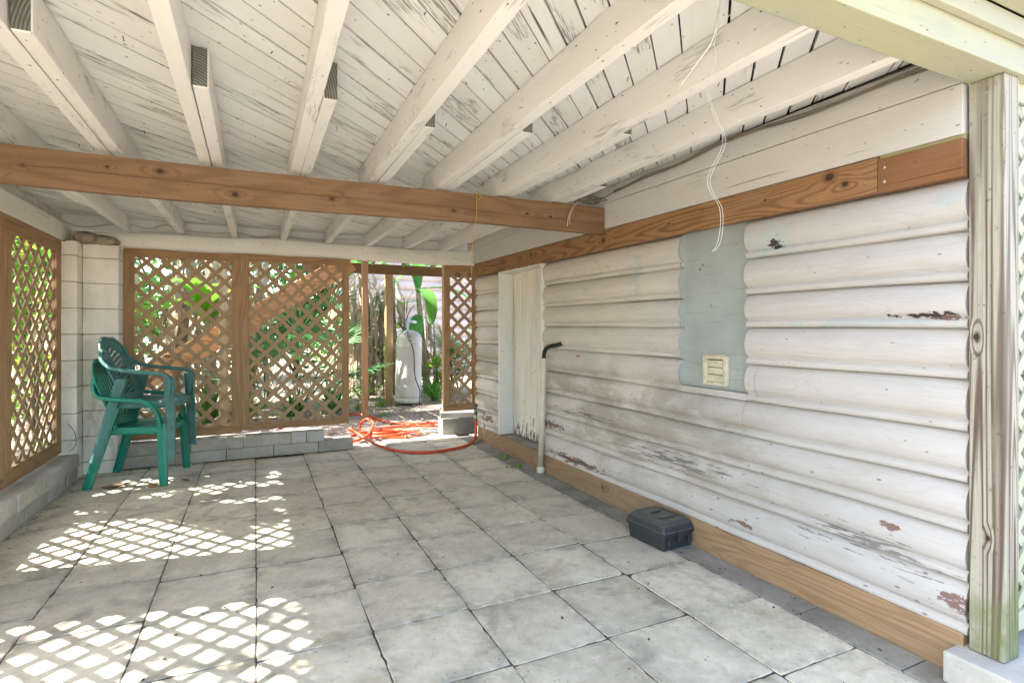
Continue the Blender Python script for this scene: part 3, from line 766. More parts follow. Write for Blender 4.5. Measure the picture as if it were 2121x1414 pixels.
# ================================================================ LATTICE PANELS
def lattice(name, label, origin, ux, W_, H_, frame=.065, slat=.034, pitch=.1055, th=.007, depth=.04, mats=None, slatmat=None, mull=None, ph=(0, 0), top=None, sides=(1, 1, 1, 1), loc=None):
    """panel in the plane (ux, z) from origin; frame stiles/rails and two crossed layers of slats"""
    O = Vector(origin); U = Vector(ux).normalized(); Zv = Vector((0, 0, 1)); Nn = U.cross(Zv)   # Nn towards the viewer side
    t = thing(name, label, "lattice", loc or (O + U * W_ / 2))
    ms, mr_ = mats
    def bar(u0, u1, z0, z1, n0, n1, mb):
        P = [O + U * a + Zv * c + Nn * e for e in (n0, n1) for (a, c) in ((u0, z0), (u1, z0), (u1, z1), (u0, z1))]
        i = mb.addv(P)
        for q in ((0, 1, 2, 3), (7, 6, 5, 4), (0, 4, 5, 1), (1, 5, 6, 2), (2, 6, 7, 3), (3, 7, 4, 0)): mb.face([i + k for k in q])
    d2 = depth / 2
    L, Rr, B_, T = [frame * s_ for s_ in sides]
    for on, u0, u1 in ((sides[0], 0, L), (sides[1], W_ - Rr, W_)):
        if on: b = MB(); bar(u0, u1, B_, H_ - T, -d2, d2, b); b.build("stile", ms, t, bevel=.002)
    for on, z0, z1 in ((sides[2], 0, B_), (sides[3], H_ - T, H_)):
        if on: b = MB(); bar(0, W_, z0, z1, -d2 - .001, d2 + .001, b); b.build("rail", mr_, t, bevel=.002)
    if mull:
        b = MB(); bar(mull - .03, mull + .03, B_ + .0005, H_ - T - .0005, -d2 + .001, d2 + .004, b); b.build("mullion", ms, t, bevel=.002)
    # thin stop beads round the opening
    b = MB(); k_ = .014
    bar(L + .0005, L + k_, B_, H_ - T, th + .001, th + .010, b); bar(W_ - Rr - k_, W_ - Rr - .0005, B_, H_ - T, th + .001, th + .010, b)
    bar(L + k_, W_ - Rr - k_, H_ - T - k_, H_ - T - .0005, th + .001, th + .010, b)
    bar(L + k_, W_ - Rr - k_, B_ + .0005, B_ + k_, th + .001, th + .010, b)
    b.build("stop_bead", ms, t)
    for layer, sg in ((0, 1), (1, -1)):
        b = MB(); u0, u1, z0, z1 = L + .001, W_ - Rr - .001, B_ + .001, H_ - T - .001
        hw = slat / math.sqrt(2) ; P_ = pitch * math.sqrt(2)
        k0 = -int((u1 + z1) / P_) - 2; e0, e1 = (.0002, th - .0002) if layer == 0 else (-th, -.0002)
        k = k0
        while k * P_ < u1 + z1 + 1:
            c = k * P_ + ph[layer]; k += 1
            # slat: region |(u*-sg + z) - c| < hw  clipped to the opening
            poly = [(u0, z0), (u1, z0), (u1, z1), (u0, z1)]
            for s2, lim in ((1, c - hw), (-1, -(c + hw))):
                out = []
                for q in range(len(poly)):
                    p, w = poly[q], poly[(q + 1) % len(poly)]
                    fp = s2 * (p[1] - sg * p[0]) - lim; fw = s2 * (w[1] - sg * w[0]) - lim
                    if fp >= 0: out.append(p)
                    if (fp >= 0) != (fw >= 0):
                        tt = fp / (fp - fw); out.append((p[0] + (w[0] - p[0]) * tt, p[1] + (w[1] - p[1]) * tt))
                poly = out
                if len(poly) < 3: break
            if len(poly) < 3: continue
            n = len(poly); r = rnd.random()
            i = b.addv([O + U * p[0] + Zv * p[1] + Nn * e0 for p in poly] + [O + U * p[0] + Zv * p[1] + Nn * e1 for p in poly], r)
            b.face([i + q for q in range(n)]); b.face([i + n + q for q in reversed(range(n))])
            for q in range(n): b.face((i + (q + 1) % n, i + q, i + n + q, i + n + (q + 1) % n))
        b.build("slats", slatmat or m_slat, t)
    return t
# back panels (face -Y): ux=+X gives normal -Y
lattice("lattice_panel", "left half of the brown lattice across the back, behind the green chairs", (-1.004, 5.60, .215), (1, 0, 0), .895, 1.642, mats=(m_frame, m_framex), ph=(.02, .05))
lattice("lattice_panel", "right half of the brown lattice across the back, beside the open gateway", (-.108, 5.595, .235), (1, 0, 0), .955, 1.620, mats=(m_frame, m_framex), ph=(.06, .01), frame=.05)
lattice("lattice_panel", "narrow brown lattice panel standing between the gateway and the house", (1.825, 5.60, .290), (1, 0, 0), .40, 1.568, mats=(m_frame, m_framex), frame=.06, ph=(.03, .07), depth=.07)
# left side panels (seen from +X): ux=+Y gives normal +X
lattice("lattice_panel", "brown lattice panel on the left wall next to the block pillar", (-1.36, 4.225, .215), (0, 1, 0), 1.035, 1.63, mats=(m_frame, m_framey), frame=.085, ph=(.0, .04))
lattice("lattice_panel", "brown lattice panel on the left wall between the two block pillars", (-1.36, 3.355, .215), (0, 1, 0), .865, 1.63, mats=(m_frame, m_framey), frame=.06, ph=(.03, .02))
lattice("lattice_panel", "nearest brown lattice panel on the left wall beside the camera", (-1.36, .96, .215), (0, 1, 0), 1.95, 1.63, mats=(m_frame, m_framey), frame=.06, ph=(.05, .03))
# greenish white lattice on the street side of the house
lattice("lattice_panel", "weathered greenish white lattice behind the right corner post", (2.222, .925, .165), (1, 0, 0), 1.3, 1.80, mats=(m_lattwhite, m_lattwhite), slatmat=m_lattwhite, frame=.05, sides=(0.2, 1, 1, 1), pitch=.092, depth=.03)

# ================================================================ CORNER POST
post = thing("corner_post", "weathered grooved timber post with green moss at its foot", "post", (2.172, .935, .105))
b = MB(); b.box(2.127, 2.217, .887, .983, .106, 1.9610, .12); b.build("post_shaft", m_post, post, bevel=.004)
for y, z in ((.91, 1.93), (.95, 1.945), (.935, 1.915)):
    b = MB(); b.tube([(2.1275, y, z), (2.1245, y, z)], .004, 8); b.build("screw", m_screw, post)
b = MB(); b.box(2.045, 2.46, .80, 1.018, .0, .102)
tag(b.build("concrete_block", m_blocklight, bevel=.006), "pale grey concrete block under the weathered corner post", "block")

# ================================================================ BLOCK CURBS
curb = thing("block_curb", "two-course grey block curb under the back lattice", "curb", (-.06, 5.56, 0))
for row, offs in ((0, 0.0), (1, .16)):
    x = -1.0 - offs; 
    widths = [.385, .39, .385, .39, .40] if row == 0 else [.50, .41, .40, .135, .16]
    x = -1.0
    for k, w in enumerate(widths):
        xe = min(x + w, .872)
        if xe - x < .03: break
        b = MB(); dy = rnd.uniform(-.006, .006)
        b.box(x + .002, xe - .002, 5.468 + dy, 5.66, .0 + row * .1005 + .001, .099 + row * .1005, rnd.random())
        b.build("block", m_block if rnd.random() < .7 else m_blocklight, curb, bevel=.004); x = xe
curb = thing("block_curb", "low two-course block curb under the left lattice panels", "curb", (-1.34, 3.1, 0))
for row in (0, 1):
    y = 5.262; k = 0
    while y > .9:
        L_ = .40 if k or row else .25
        b = MB(); dx = rnd.uniform(-.008, .012)
        b.box(-1.44, -1.243 + dx + (.012 if row else 0), y - L_ + .002, y - .002, row * .1005 + .001, .099 + row * .1005, rnd.random())
        b.build("block", m_blocklight if row and k % 2 else m_block, curb, bevel=.005); y -= L_; k += 1
m = MB(); m.box(-1.43, -1.262, .9, 5.26, 0, .19); m.build("mortar_joints", m_bed, curb)

# ================================================================ BLOCKS UNDER THE NARROW PANEL
b = MB(); b.box(0, .385, 0, .19, .0, .19, .6, Matrix.Translation((1.85, 5.69, .002)) @ Matrix.Rotation(R(-3), 4, 'Z'))
m_blk2 = concrete("rough_block", (.25, .245, .225), (.17, .165, .15), spots=.6)
tag(b.build("concrete_block", m_blk2, bevel=.005), "grey concrete block on the ground under the narrow lattice panel", "block")
b = MB(); b.box(0, .40, 0, .19, .0, .06, .3, Matrix.Translation((1.84, 5.74, .193)) @ Matrix.Rotation(R(-17), 4, 'Z') @ Matrix.Rotation(R(1), 4, 'X'))
tag(b.build("concrete_slab", m_blk2, bevel=.004), "thin grey slab lying askew on top of the block beside the tap", "slab")
# ================================================================ PLASTIC CHAIRS
m_chairlow = plain("deep_green_plastic", (.014, .25, .17), .38, .45, .25, vs=9, dirt=(.04, .20, .15))
m_chairup = plain("faded_blue_green_plastic", (.07, .21, .195), .55, .35, .3, vs=10, dirt=(.13, .22, .20))
def chair(loc, rz, mat, kind, label, lift):
    t = thing("plastic_chair", label, "chair", loc); t.rotation_euler = (R(0), 0, rz)
    WL[t.name] = Vector((0, 0, 0))      # parts are modelled in the chair's own frame: x forward, y left
    hb = .93 if kind == 'slats' else .905
    # backrest shell
    def fn(u, v):
        a = (u * 2 - 1); z = .41 + (hb - .41) * v
        wtop = math.sqrt(max(0, 1 - max(0, (v - .62) / .38) ** 2.4)) if v > .62 else 1
        w = (.180 + .052 * math.sin(min(1, v * 1.5) * 1.57)) * max(.12, wtop)
        x = -.175 - .135 * v - .03 * v * v + .055 * a * a * (1 - .4 * v)
        return (x, a * w, z)
    def keep(u, v):
        a = abs(u * 2 - 1)
        if kind == 'slats':
            if .16 < v < .80 and a < .80:
                lim = .80 - .55 * ((a / .80) ** 2) * .35
                if v < lim and (u * 13.0 + .25) % 1.0 < .46: return False
        else:
            if .12 < v < .86 and .06 < a < .74 and v < .86 - .25 * a * a:
                s = (v * 13.5 - a * 2.6) % 1.0
                if s < .42: return False
        return True
    b = MB(); b.grid(fn, 52, 60, keep=keep); b.build("backrest", mat, t, solid=.007)
    # raised rim round the back
    b = MB(); rim = []
    for k in range(41):
        q = k / 40
        if q < .5: v = q * 2; u = 0
        else: v = (1 - q) * 2; u = 1
        rim.append(Vector(fn(u, min(v, .985))) + Vector((.004, 0, 0)))
    b.tube(spline(rim, 2), .009, 6); b.build("back_rim", mat, t)
    # seat
    def sf(u, v):
        x = -.20 + .43 * u; a = v * 2 - 1; w = .205 + .035 * u; y = a * w
        fr = max(0, (u - .86) / .14)
        z = .425 - .018 * (1 - a * a) * math.sin(math.pi * min(1, u * 1.1)) + .012 * u - .030 * fr ** 2
        x -= .035 * (abs(a) ** 4) * max(0, (u - .5) * 2)
        return (x, y, z)
    b = MB(); b.grid(sf, 22, 22, keep=lambda u, v: not (.2 < u < .75 and abs(v - .5) < .32 and (v * 16) % 1 < .2 and (u * 3) % 1 < .75)); b.build("seat", mat, t, solid=.006)
    b = MB()
    apron = [(-.19, -.207), (.0, -.222), (.16, -.236), (.215, -.20), (.232, -.08), (.232, .08), (.215, .20), (.16, .236), (.0, .222), (-.19, .207)]
    sp = spline([(x, y, 0) for x, y in apron], 5)
    def ap(u, v):
        p = sp[min(len(sp) - 1, int(round(u * (len(sp) - 1))))]; return (p.x * (1 - .01 * v), p.y * (1 + .01 * v), .432 - .052 * v)
    b.grid(ap, len(sp) - 1, 3); b.build("seat_apron", mat, t, solid=.006)
    for s in (-1, 1):
        # armrest: leaves the back, runs forward, turns down into the front leg
        ctrl = [(-.258, s * .200, .81), (-.245, s * .232, .74), (-.17, s * .264, .682), (-.04, s * .283, .655), (.10, s * .285, .640), (.175, s * .283, .625), (.205, s * .280, .585), (.200, s * .272, .50), (.195, s * .258, .43)]
        if kind == 'slats': ctrl = [(-.252, s * .205, .81), (-.252, s * .228, .725), (-.20, s * .258, .665), (-.05, s * .280, .640), (.06, s * .282, .628), (.135, s * .280, .59), (.175, s * .275, .53), (.185, s * .268, .48), (.19, s * .258, .42)]
        P = spline(ctrl, 6); b = MB(); base = None
        for k, p in enumerate(P):
            d = (P[min(k + 1, len(P) - 1)] - P[max(0, k - 1)]).normalized()
            side = Vector((0, s, 0)); side = (side - d * side.dot(d)).normalized(); up = d.cross(side) * s
            wd = .028 if k > 10 else .022; th = .013
            sec = [(-wd, -th), (-wd, .4 * th), (-wd * .5, th), (wd * .5, th), (wd, .4 * th), (wd, -th), (wd - .005, -th), (wd - .006, th * .2), (-wd + .006, th * .2), (-wd + .005, -th)]
            up = up if up.z > -.2 else up
            i = b.addv([p + side * a - up * c for a, c in sec], .5)
            n = len(sec)
            if k:
                for q in range(n): b.face((i - n + q, i - n + (q + 1) % n, i + (q + 1) % n, i + q), q in (1, 2, 3))
        b.build("armrest", mat, t)
        def leg(top, bot, w0, w1, d0, d1, nm="leg"):
            b = MB(); top = Vector(top); bot = Vector(bot)
            for k in range(9):
                q = k / 8; p = top.lerp(bot, q); w = w0 + (w1 - w0) * q; dd = d0 + (d1 - d0) * q
                sec = [(-w, 0), (-w, s * dd), (-w + .006, s * dd), (-w + .006, s * .006), (w - .006, s * .006), (w - .006, s * dd), (w, s * dd), (w, 0), (w * .35, -s * .007), (-w * .35, -s * .007)]
                i = b.addv([p + Vector((a, -c, 0)) for a, c in sec], .5); n = len(sec)
                if k:
                    for q2 in range(n): b.face((i - n + q2, i - n + (q2 + 1) % n, i + (q2 + 1) % n, i + q2))
                else: b.face([i + q2 for q2 in reversed(range(n))])
            b.face([i + q2 for q2 in range(n)])
            b.build(nm, mat, t)
        leg((.195, s * .262, .60 if kind != 'slats' else .46), (.215, s * .285, 0), .034, .026, .034, .024)
        leg((-.125, s * .232, .60 if kind != 'slats' else .58), (-.285, s * .262, 0), .036, .027, .034, .024)
    return t
CX, CY, CR = -.772, 5.07, R(-10)
chair((CX, CY, .004), CR, m_chairlow, 'slats', "glossy dark green plastic armchair with vertical back slats, lower one of the stack", 0)
chair((CX + .045, CY - .006, .196), CR + R(.5), m_chairup, 'herring', "faded blue-green plastic armchair with herringbone back, stacked on top of the other", .19)

# ================================================================ GARDEN HOSE, TAP, PIPES
m_hose = plain("orange_hose_rubber", (.62, .075, .022), .42, .4, .3, vs=14, dirt=(.40, .10, .05), geo=True)
H = [(2.115, 5.385, .255), (2.115, 5.375, .20), (2.10, 5.33, .11), (2.04, 5.22, .045), (1.93, 5.09, .02), (1.76, 4.985, .018), (1.525, 4.935, .018), (1.36, 4.975, .018), (1.22, 5.12, .018), (1.10, 5.36, .03), (1.02, 5.55, .065), (.94, 5.68, .115), (.885, 5.74, .155),
     (.90, 5.84, .12), (1.02, 5.86, .06), (1.22, 5.74, .045), (1.45, 5.68, .02), (1.62, 5.80, .018), (1.66, 5.98, .018), (1.52, 6.15, .018), (1.28, 6.17, .02), (1.08, 6.02, .02), (1.08, 5.84, .035),
     (1.25, 5.72, .055), (1.46, 5.76, .05), (1.55, 5.92, .045), (1.42, 6.06, .05), (1.20, 6.05, .055), (1.10, 5.90, .07), (1.20, 5.78, .075), (1.38, 5.80, .07), (1.42, 5.95, .06), (1.26, 6.02, .06),
     (1.02, 5.98, .05), (.85, 5.93, .022), (.775, 5.83, .018), (.80, 5.74, .018), (.92, 5.70, .03), (1.06, 5.78, .06), (1.14, 5.9, .12), (1.17, 6.02, .15), (1.13, 6.14, .175), (1.06, 6.12, .14), (1.03, 6.02, .08), (1.08, 5.98, .06),
     (1.22, 6.25, .03), (1.45, 6.50, .0), (1.75, 6.55, -.012), (2.05, 6.42, -.015), (2.2, 6.5, -.015), (2.1, 6.62, -.012), (1.85, 6.68, -.012), (1.6, 6.82, -.01), (1.50, 7.08, -.012), (1.46, 7.35, -.015), (1.42, 7.6, -.015), (1.30, 7.78, -.012), (1.12, 7.75, -.012), (.95, 7.5, -.01), (.80, 7.2, -.01), (.62, 7.15, -.01), (.50, 7.3, -.01), (.35, 7.2, -.01), (.15, 6.7, -.01), (.0, 6.5, -.01), (-.1, 6.7, -.01)]
hose = MB(); HP = spline(H, 9); hose.tube(HP, .0145, 10, r=.4)
hs = tag(hose.build("garden_hose", m_hose), "orange rubber garden hose coiled on the pavers in the gateway", "hose")
b = MB(); q = spline(H, 9)[:3]
b.tube([(2.115, 5.385, .262), (2.115, 5.38, .215)], .019, 12)
b.build("hose_coupling", plain("pale_metal_coupling", (.48, .50, .42), .4, .5, .2, metal=.3, geo=True), hs)
b = MB(); c0 = Vector(HP[9 * 17 + 2])
b.tube([(1.43, 5.675, .03), (1.455, 5.672, .03)], .024, 10); b.build("hose_tie", plain("dry_tie", (.18, .13, .05), .9, .1), hs)
tap = thing("tap", "small green corroded tap on a grey standpipe against the house corner", "tap", (2.10, 5.45, .0))
b = MB(); b.tube([(2.118, 5.385, .262), (2.118, 5.39, .30), (2.125, 5.41, .315), (2.14, 5.43, .318)], [.016, .017, .018, .015], 10)
b.tube([(2.125, 5.41, .315), (2.125, 5.405, .36)], .010, 8); b.tube([(2.105, 5.40, .362), (2.147, 5.41, .362)], .008, 8)
m_brass = plain("green_brass", (.12, .16, .09), .6, .4, .5, metal=.4, vs=60, dirt=(.25, .24, .12), geo=True)
b.build("spout", m_brass, tap)
b = MB(); b.tube([(2.118, 5.425, .312), (2.135, 5.37, .31), (2.14, 5.20, .305)], .012, 8); b.tube([(2.138, 5.19, .02), (2.138, 5.19, .31)], .014, 10)
b.build("standpipe", plain("grey_pipe", (.36, .35, .30), .6, .3, .3, geo=True, dirt=(.2, .18, .14)), tap)
pv = thing("vent_pipe", "upright off-white plastic pipe beside the door with a black bent hose in its top", "pipe", (2.06, 3.84, 0))
b = MB(); b.lathe([(.027, 0), (.033, .004), (.033, .04), (.0265, .045), (.0255, .05)], (2.098, 3.90, .002), 20)
b.tube([(2.098, 3.90, .045), (2.072, 3.80, .935)], .0235, 16, r=.5)
m_pvc = plain("aged_ivory_pipe", (.66, .63, .49), .45, .4, .15, dirt=(.45, .41, .28), geo=True, vs=3); b.build("pipe", m_pvc, pv)
b = MB(); b.tube(spline([(2.072, 3.80, .925), (2.071, 3.79, .975), (2.075, 3.765, 1.01), (2.09, 3.72, 1.03), (2.115, 3.67, 1.04), (2.14, 3.64, 1.052)], 5), .0165, 10); b.build("hose_elbow", plain("black_rubber", (.012, .014, .012), .5, .4, .2), pv)

# ================================================================ TOOL BOX
def mk_box():
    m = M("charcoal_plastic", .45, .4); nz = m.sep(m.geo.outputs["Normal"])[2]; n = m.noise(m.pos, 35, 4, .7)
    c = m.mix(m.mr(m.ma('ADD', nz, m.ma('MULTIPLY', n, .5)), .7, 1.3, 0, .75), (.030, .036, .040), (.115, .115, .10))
    c = m.mix(m.mr(n, .60, .70, 0, .4), c, (.13, .13, .11)); m.bump(m.noise(m.pos, 220, 2), .15, .001); return m.out(c)
m_box = mk_box()
TB = Matrix.Translation((2.012, 2.365, .004)) @ Matrix.Rotation(R(4), 4, 'Z')
tb = thing("tool_box", "closed dark charcoal plastic case lying on the pavers against the baseboard", "case", (2.012, 2.365, .004))
def shell(mb, levels, r=.5):
    base = None
    for k, (hx, hy, z, cr) in enumerate(levels):
        P = []
        for cx_, cy_, a0 in ((1, 1, 0), (-1, 1, 90), (-1, -1, 180), (1, -1, 270)):
            for j in range(5):
                a = R(a0 + j * 22.5); P.append(TB @ Vector((cx_ * (hx - cr) + math.cos(a) * cr, cy_ * (hy - cr) + math.sin(a) * cr, z)))
        i = mb.addv(P, r); n = 20
        if k:
            for q in range(n): mb.face((i - n + q, i - n + (q + 1) % n, i + (q + 1) % n, i + q))
        else: mb.face([i + q for q in reversed(range(n))])
    mb.face([i + q for q in range(n)])
b = MB(); shell(b, [(.100, .132, 0, .012), (.108, .140, .070, .014), (.113, .145, .073, .015), (.113, .145, .082, .015)]); b.build("case_body", m_box, tb)
b = MB(); shell(b, [(.118, .150, .0835, .017), (.119, .151, .094, .017), (.114, .146, .098, .016), (.106, .137, .122, .016), (.082, .118, .141, .015), (.076, .110, .144, .014), (.0745, .108, .141, .013)])
lid = b.build("lid", m_box, tb)
b = MB(); b.box(-.055, .055, -.012, .012, .1425, .147, .5, TB @ Matrix.Translation((0, -.055, 0))); b.build("lid_ridge", m_box, lid, bevel=.002)
b = MB(); b.box(-.035, .035, -.005, .005, .1425, .150, .5, TB @ Matrix.Translation((0, .03, 0))); b.build("lid_ridge", m_box, lid, bevel=.002)
b = MB(); b.box(-.018, .022, -.1555, -.148, .045, .098, .5, TB); b.box(-.012, .016, -.159, -.1558, .060, .090, .5, TB); b.build("latch", m_box, tb, bevel=.002)
b = MB(); b.box(-.085, -.06, -.1495, -.141, .02, .06, .5, TB); b.build("corner_rib", m_box, tb, bevel=.002)
b = MB(); b.box(.06, .085, -.1495, -.141, .02, .06, .5, TB); b.build("corner_rib", m_box, tb, bevel=.002)

# ================================================================ CABLES AND STRINGS
m_cable = plain("dusty_cable", (.20, .17, .13), .7, .2, .3, geo=True)
m_cablew = plain("tan_cable", (.50, .42, .30), .6, .3, .3, geo=True)
m_string = plain("white_string", (.52, .515, .46), .7, .2, .1, geo=True)
b = MB()
P = [(2.100, y, 2.062 + .014 * math.sin(y * 4) - .008 * math.sin(y * 9)) for y in [1.0 + .1 * k for k in range(20)]]
b.tube(P, .0045, 6); b.tube([(x - .004, y, z + .008 + .004 * math.sin(y * 13)) for x, y, z in P], .0035, 6)
tag(b.build("cable", m_cable), "pair of dark dusty cables running along the top of the house header", "cable")
b = MB(); rr = random.Random(3)
for k in range(9):
    c = Vector((1.98 + rr.uniform(-.05, .05), 3.03 + rr.uniform(-.02, .02), 1.995 + rr.uniform(0, .02)))
    a0 = rr.uniform(0, 6); rx = rr.uniform(.05, .13); ry = rr.uniform(.02, .05)
    b.tube([c + Vector((rx * math.cos(a0 + t * .45), ry * math.sin(a0 + t * .45), .010 * math.sin(t * 1.3 + a0) + .004 * (k % 4))) for t in range(13)], .0028, 5)
b.tube(spline([(2.05, 3.0, 2.01), (2.08, 2.93, 2.03), (2.10, 2.86, 2.058)], 4), .003, 5)
tag(b.build("wire_bundle", plain("bundle_wire", (.22, .21, .16), .6, .3, .6, vs=40, geo=True), origin=(1.98, 3.03, 1.98)), "tangled bundle of thin wires lying on the right end of the brown beam", "wire")
b = MB(); b.tube(spline([(1.93, 3.03, 1.985), (1.88, 3.01, 1.975), (1.84, 3.004, 1.93), (1.815, 3.003, 1.87), (1.81, 3.004, 1.82)], 6), .0035, 6)
b.tube(spline([(1.93, 3.035, 1.99), (1.89, 3.005, 1.98), (1.85, 3.002, 1.93), (1.826, 3.001, 1.87), (1.828, 3.001, 1.832)], 6), .003, 6)
tag(b.build("loose_wire", m_cablew), "short pale wire end drooping over the face of the brown beam", "wire")
b = MB(); b.tube(spline([(1.225, 3.04, 1.975), (1.195, 3.010, 1.968), (1.188, 3.004, 1.93), (1.186, 3.004, 1.86), (1.18, 3.006, 1.79), (1.17, 3.02, 1.75), (1.168, 3.03, 1.6), (1.165, 3.03, 1.48)], 6), .0018, 5)
b.tube(spline([(1.20, 3.006, 1.965), (1.21, 3.003, 1.945), (1.202, 3.003, 1.925), (1.19, 3.003, 1.92)], 5), .0018, 5)
tag(b.build("string", plain("yellow_twine", (.55, .36, .08), .8, .1, .2, geo=True)), "thin yellow twine hanging over the middle of the brown beam", "string")
# white strings hanging from the ceiling by the third joist from the house
b = MB(); X_ = 1.45
def sp_(pts, r): b.tube(spline(pts, 6), r, 5)
sp_([(1.081, 1.038, 2.10), (1.081, 1.038, 2.011), (1.079, 1.039, 1.974), (1.073, 1.041, 1.924), (1.065, 1.045, 1.881)], .0009)
sp_([(1.077, 1.04, 1.974), (1.07, 1.043, 1.924), (1.056, 1.049, 1.881), (1.028, 1.063, 1.838), (.99, 1.081, 1.779)], [.0007 + .0016 * math.sin(math.pi * (k + 2) / 27) for k in range(25)])
sp_([(1.107, 1.026, 1.964), (1.084, 1.036, 1.937), (1.065, 1.045, 1.906), (1.056, 1.049, 1.875)], .0009)
S1 = [(1.065, 1.045, 1.893), (1.071, 1.043, 1.85), (1.062, 1.047, 1.813), (1.05, 1.053, 1.776), (1.056, 1.049, 1.732), (1.07, 1.043, 1.689), (1.086, 1.036, 1.652), (1.083, 1.037, 1.615), (1.062, 1.047, 1.571), (1.051, 1.052, 1.534), (1.059, 1.048, 1.503), (1.079, 1.039, 1.466), (1.081, 1.038, 1.416), (1.073, 1.041, 1.373), (1.061, 1.047, 1.351)]
sp_(S1, .0005); sp_([(x + .008 * min(1, k / 5), y - .001, z + (.0 if k < 14 else .004)) for k, (x, y, z) in enumerate(S1)][3:], .0005)
tag(b.build("string", m_string, origin=(1.08, 1.04, 2.1)), "loose white strings dangling from the ceiling in front of the house wall", "string")
b = MB()
P = []
ctr = [(-1.335, 4.3, 2.04), (-1.335, 4.9, 2.01), (-1.32, 5.4, 1.995), (-1.25, 5.58, 2.01), (-1.08, 5.59, 2.045), (-.95, 5.59, 2.05), (-.82, 5.59, 2.03), (-.70, 5.59, 2.07), (-.55, 5.59, 2.035), (-.35, 5.59, 2.028), (-.13, 5.59, 2.045), (.02, 5.59, 2.015), (.15, 5.59, 2.04), (.35, 5.59, 2.04), (.55, 5.59, 2.03), (.75, 5.59, 2.05), (.95, 5.59, 2.06)]
b.tube(spline(ctr, 6), .0045, 6)
tag(b.build("cable", m_cablew, origin=(0, 5.59, 2.0)), "tan cable looping behind the joists along the back of the roof", "cable")
b = MB(); b.tube(spline([(-1.333, 4.02, 1.95), (-1.333, 4.03, 1.90), (-1.333, 4.0, 1.86)], 5), .003, 5); b.build  # short vertical wire on the side beam
tag(b.build("wire", m_cable), "short dark wire stapled down the white left beam", "wire")
b = MB(); b.tube(spline([(-1.24, 5.05, .105), (-1.235, 4.97, .10), (-1.233, 4.93, .06), (-1.236, 4.95, .02), (-1.23, 4.98, .0)], 6), .0025, 5)
b.tube(spline([(-1.30, 5.262, .44), (-1.255, 5.255, .36), (-1.25, 5.255, .27), (-1.29, 5.25, .22)], 6), .0022, 5)
m_twig = plain("dry_vine", (.13, .10, .07), .9, .1, .3, geo=True)
tag(b.build("dry_vine", m_twig), "thin dry vine tendrils curling over the left curb by the pillar", "vine")

# ================================================================ LITTER ON THE PATIO
m_litter = leafmat("dry_leaf", (.30, .15, .06), (.17, .10, .055), 0, rough=.8)
def dryleaf(mb, x, y, z, L_, a, curl=.3, r=None):
    r = rnd.random() if r is None else r; ca, sa = math.cos(a), math.sin(a); tilt = rnd.uniform(-.25, .25)
    def fn(u, v):
        t = u; w = math.sin(math.pi * min(.98, t + .02)) ** .7 * .26 * L_; k = (v * 2 - 1)
        px = (t - .5) * L_; py = k * w; pz = curl * L_ * (t - .5) ** 2 + .22 * L_ * k * k * w / (.26 * L_ + 1e-6) * .5 + tilt * py
        return (x + px * ca - py * sa, y + px * sa + py * ca, z + max(0.0008, pz + .002))
    mb.grid(fn, 8, 4, r)
for (x, y, L_, a, lab) in ((-.93, 4.86, .17, .3, "large curled orange-brown leaf by the rear chair leg"), (-.68, 4.77, .10, 1.2, "small brown leaf beside the front chair leg"), (-.48, 4.86, .09, 2.2, "crumpled olive dry leaf to the right of the chair"), (.79, 2.53, .035, .7, "tiny brown leaf on a paver joint in mid floor")):
    b = MB(); dryleaf(b, x, y, .002, L_, a); tag(b.build("dry_leaf", m_litter), lab, "leaf")
b = MB(); rr = random.Random(5)
for k in range(520):
    q = rr.random()
    if q < .30: x, y = rr.uniform(-1.23, .9), 5.46 - abs(rr.gauss(0, .05))
    elif q < .55: x, y = -1.235 + abs(rr.gauss(0, .05)), rr.uniform(2, 5.3)
    elif q < .72: x, y = 1.97 + abs(rr.gauss(0, .06)), rr.uniform(1.0, 5.3)
    elif q < .80: x, y = rr.uniform(-1.2, -.6), rr.uniform(4.8, 5.35)
    else: x, y = rr.uniform(-1.2, 2.1), rr.uniform(.9, 5.4)
    if x > 2.12: continue
    dryleaf(b, x, y, .001, rr.uniform(.006, .022), rr.uniform(0, 6), r=rr.random())
tag(b.build("leaf_litter", leafmat("litter_bits", (.16, .12, .08), (.06, .05, .04), 0, rough=.9), origin=(0, 3, 0)), kind="stuff")

# ================================================================ BACK YARD: stairs, deck, posts
st = thing("stairs", "outdoor timber stairs climbing to the right behind the back lattice", "stairs", (-.2, 7.5, 0))
b = MB(); b.beam((-1.55, 7.42, .33), (1.15, 7.42, 2.06), .04, .25, up=(0, 0, 1)); b.build("stringer", m_stair, st, bevel=.003)
b = MB(); b.beam((-1.55, 8.35, .33), (1.15, 8.35, 2.06), .04, .25, up=(0, 0, 1)); b.build("stringer", m_stair, st, bevel=.003)
for k in range(9):
    x = -1.50 + k * .292; z = .47 + k * .187
    b = MB(); b.box(x - .02, x + .27, 7.39, 8.38, z, z + .038, rnd.random()); b.build("tread", m_stair, st, bevel=.003)
    b = MB(); b.box(x + .245, x + .265, 7.442, 8.33, z + .04, z + .185, rnd.random()); b.build("riser", m_stair, st)
def post_at(x, y, w, z0, z1, label, mat=m_deckpost, cat="post"):
    b = MB(); b.box(x - w / 2, x + w / 2, y - w / 2, y + w / 2, z0, z1)
    return tag(b.build("timber_post", mat, bevel=.004), label, cat)
post_at(-.33, 7.28, .09, -.08, 2.6, "pale timber post standing in front of the outdoor stairs")
post_at(-.20, 8.52, .09, -.08, 1.15, "shaded timber post under the far side of the outdoor stairs")
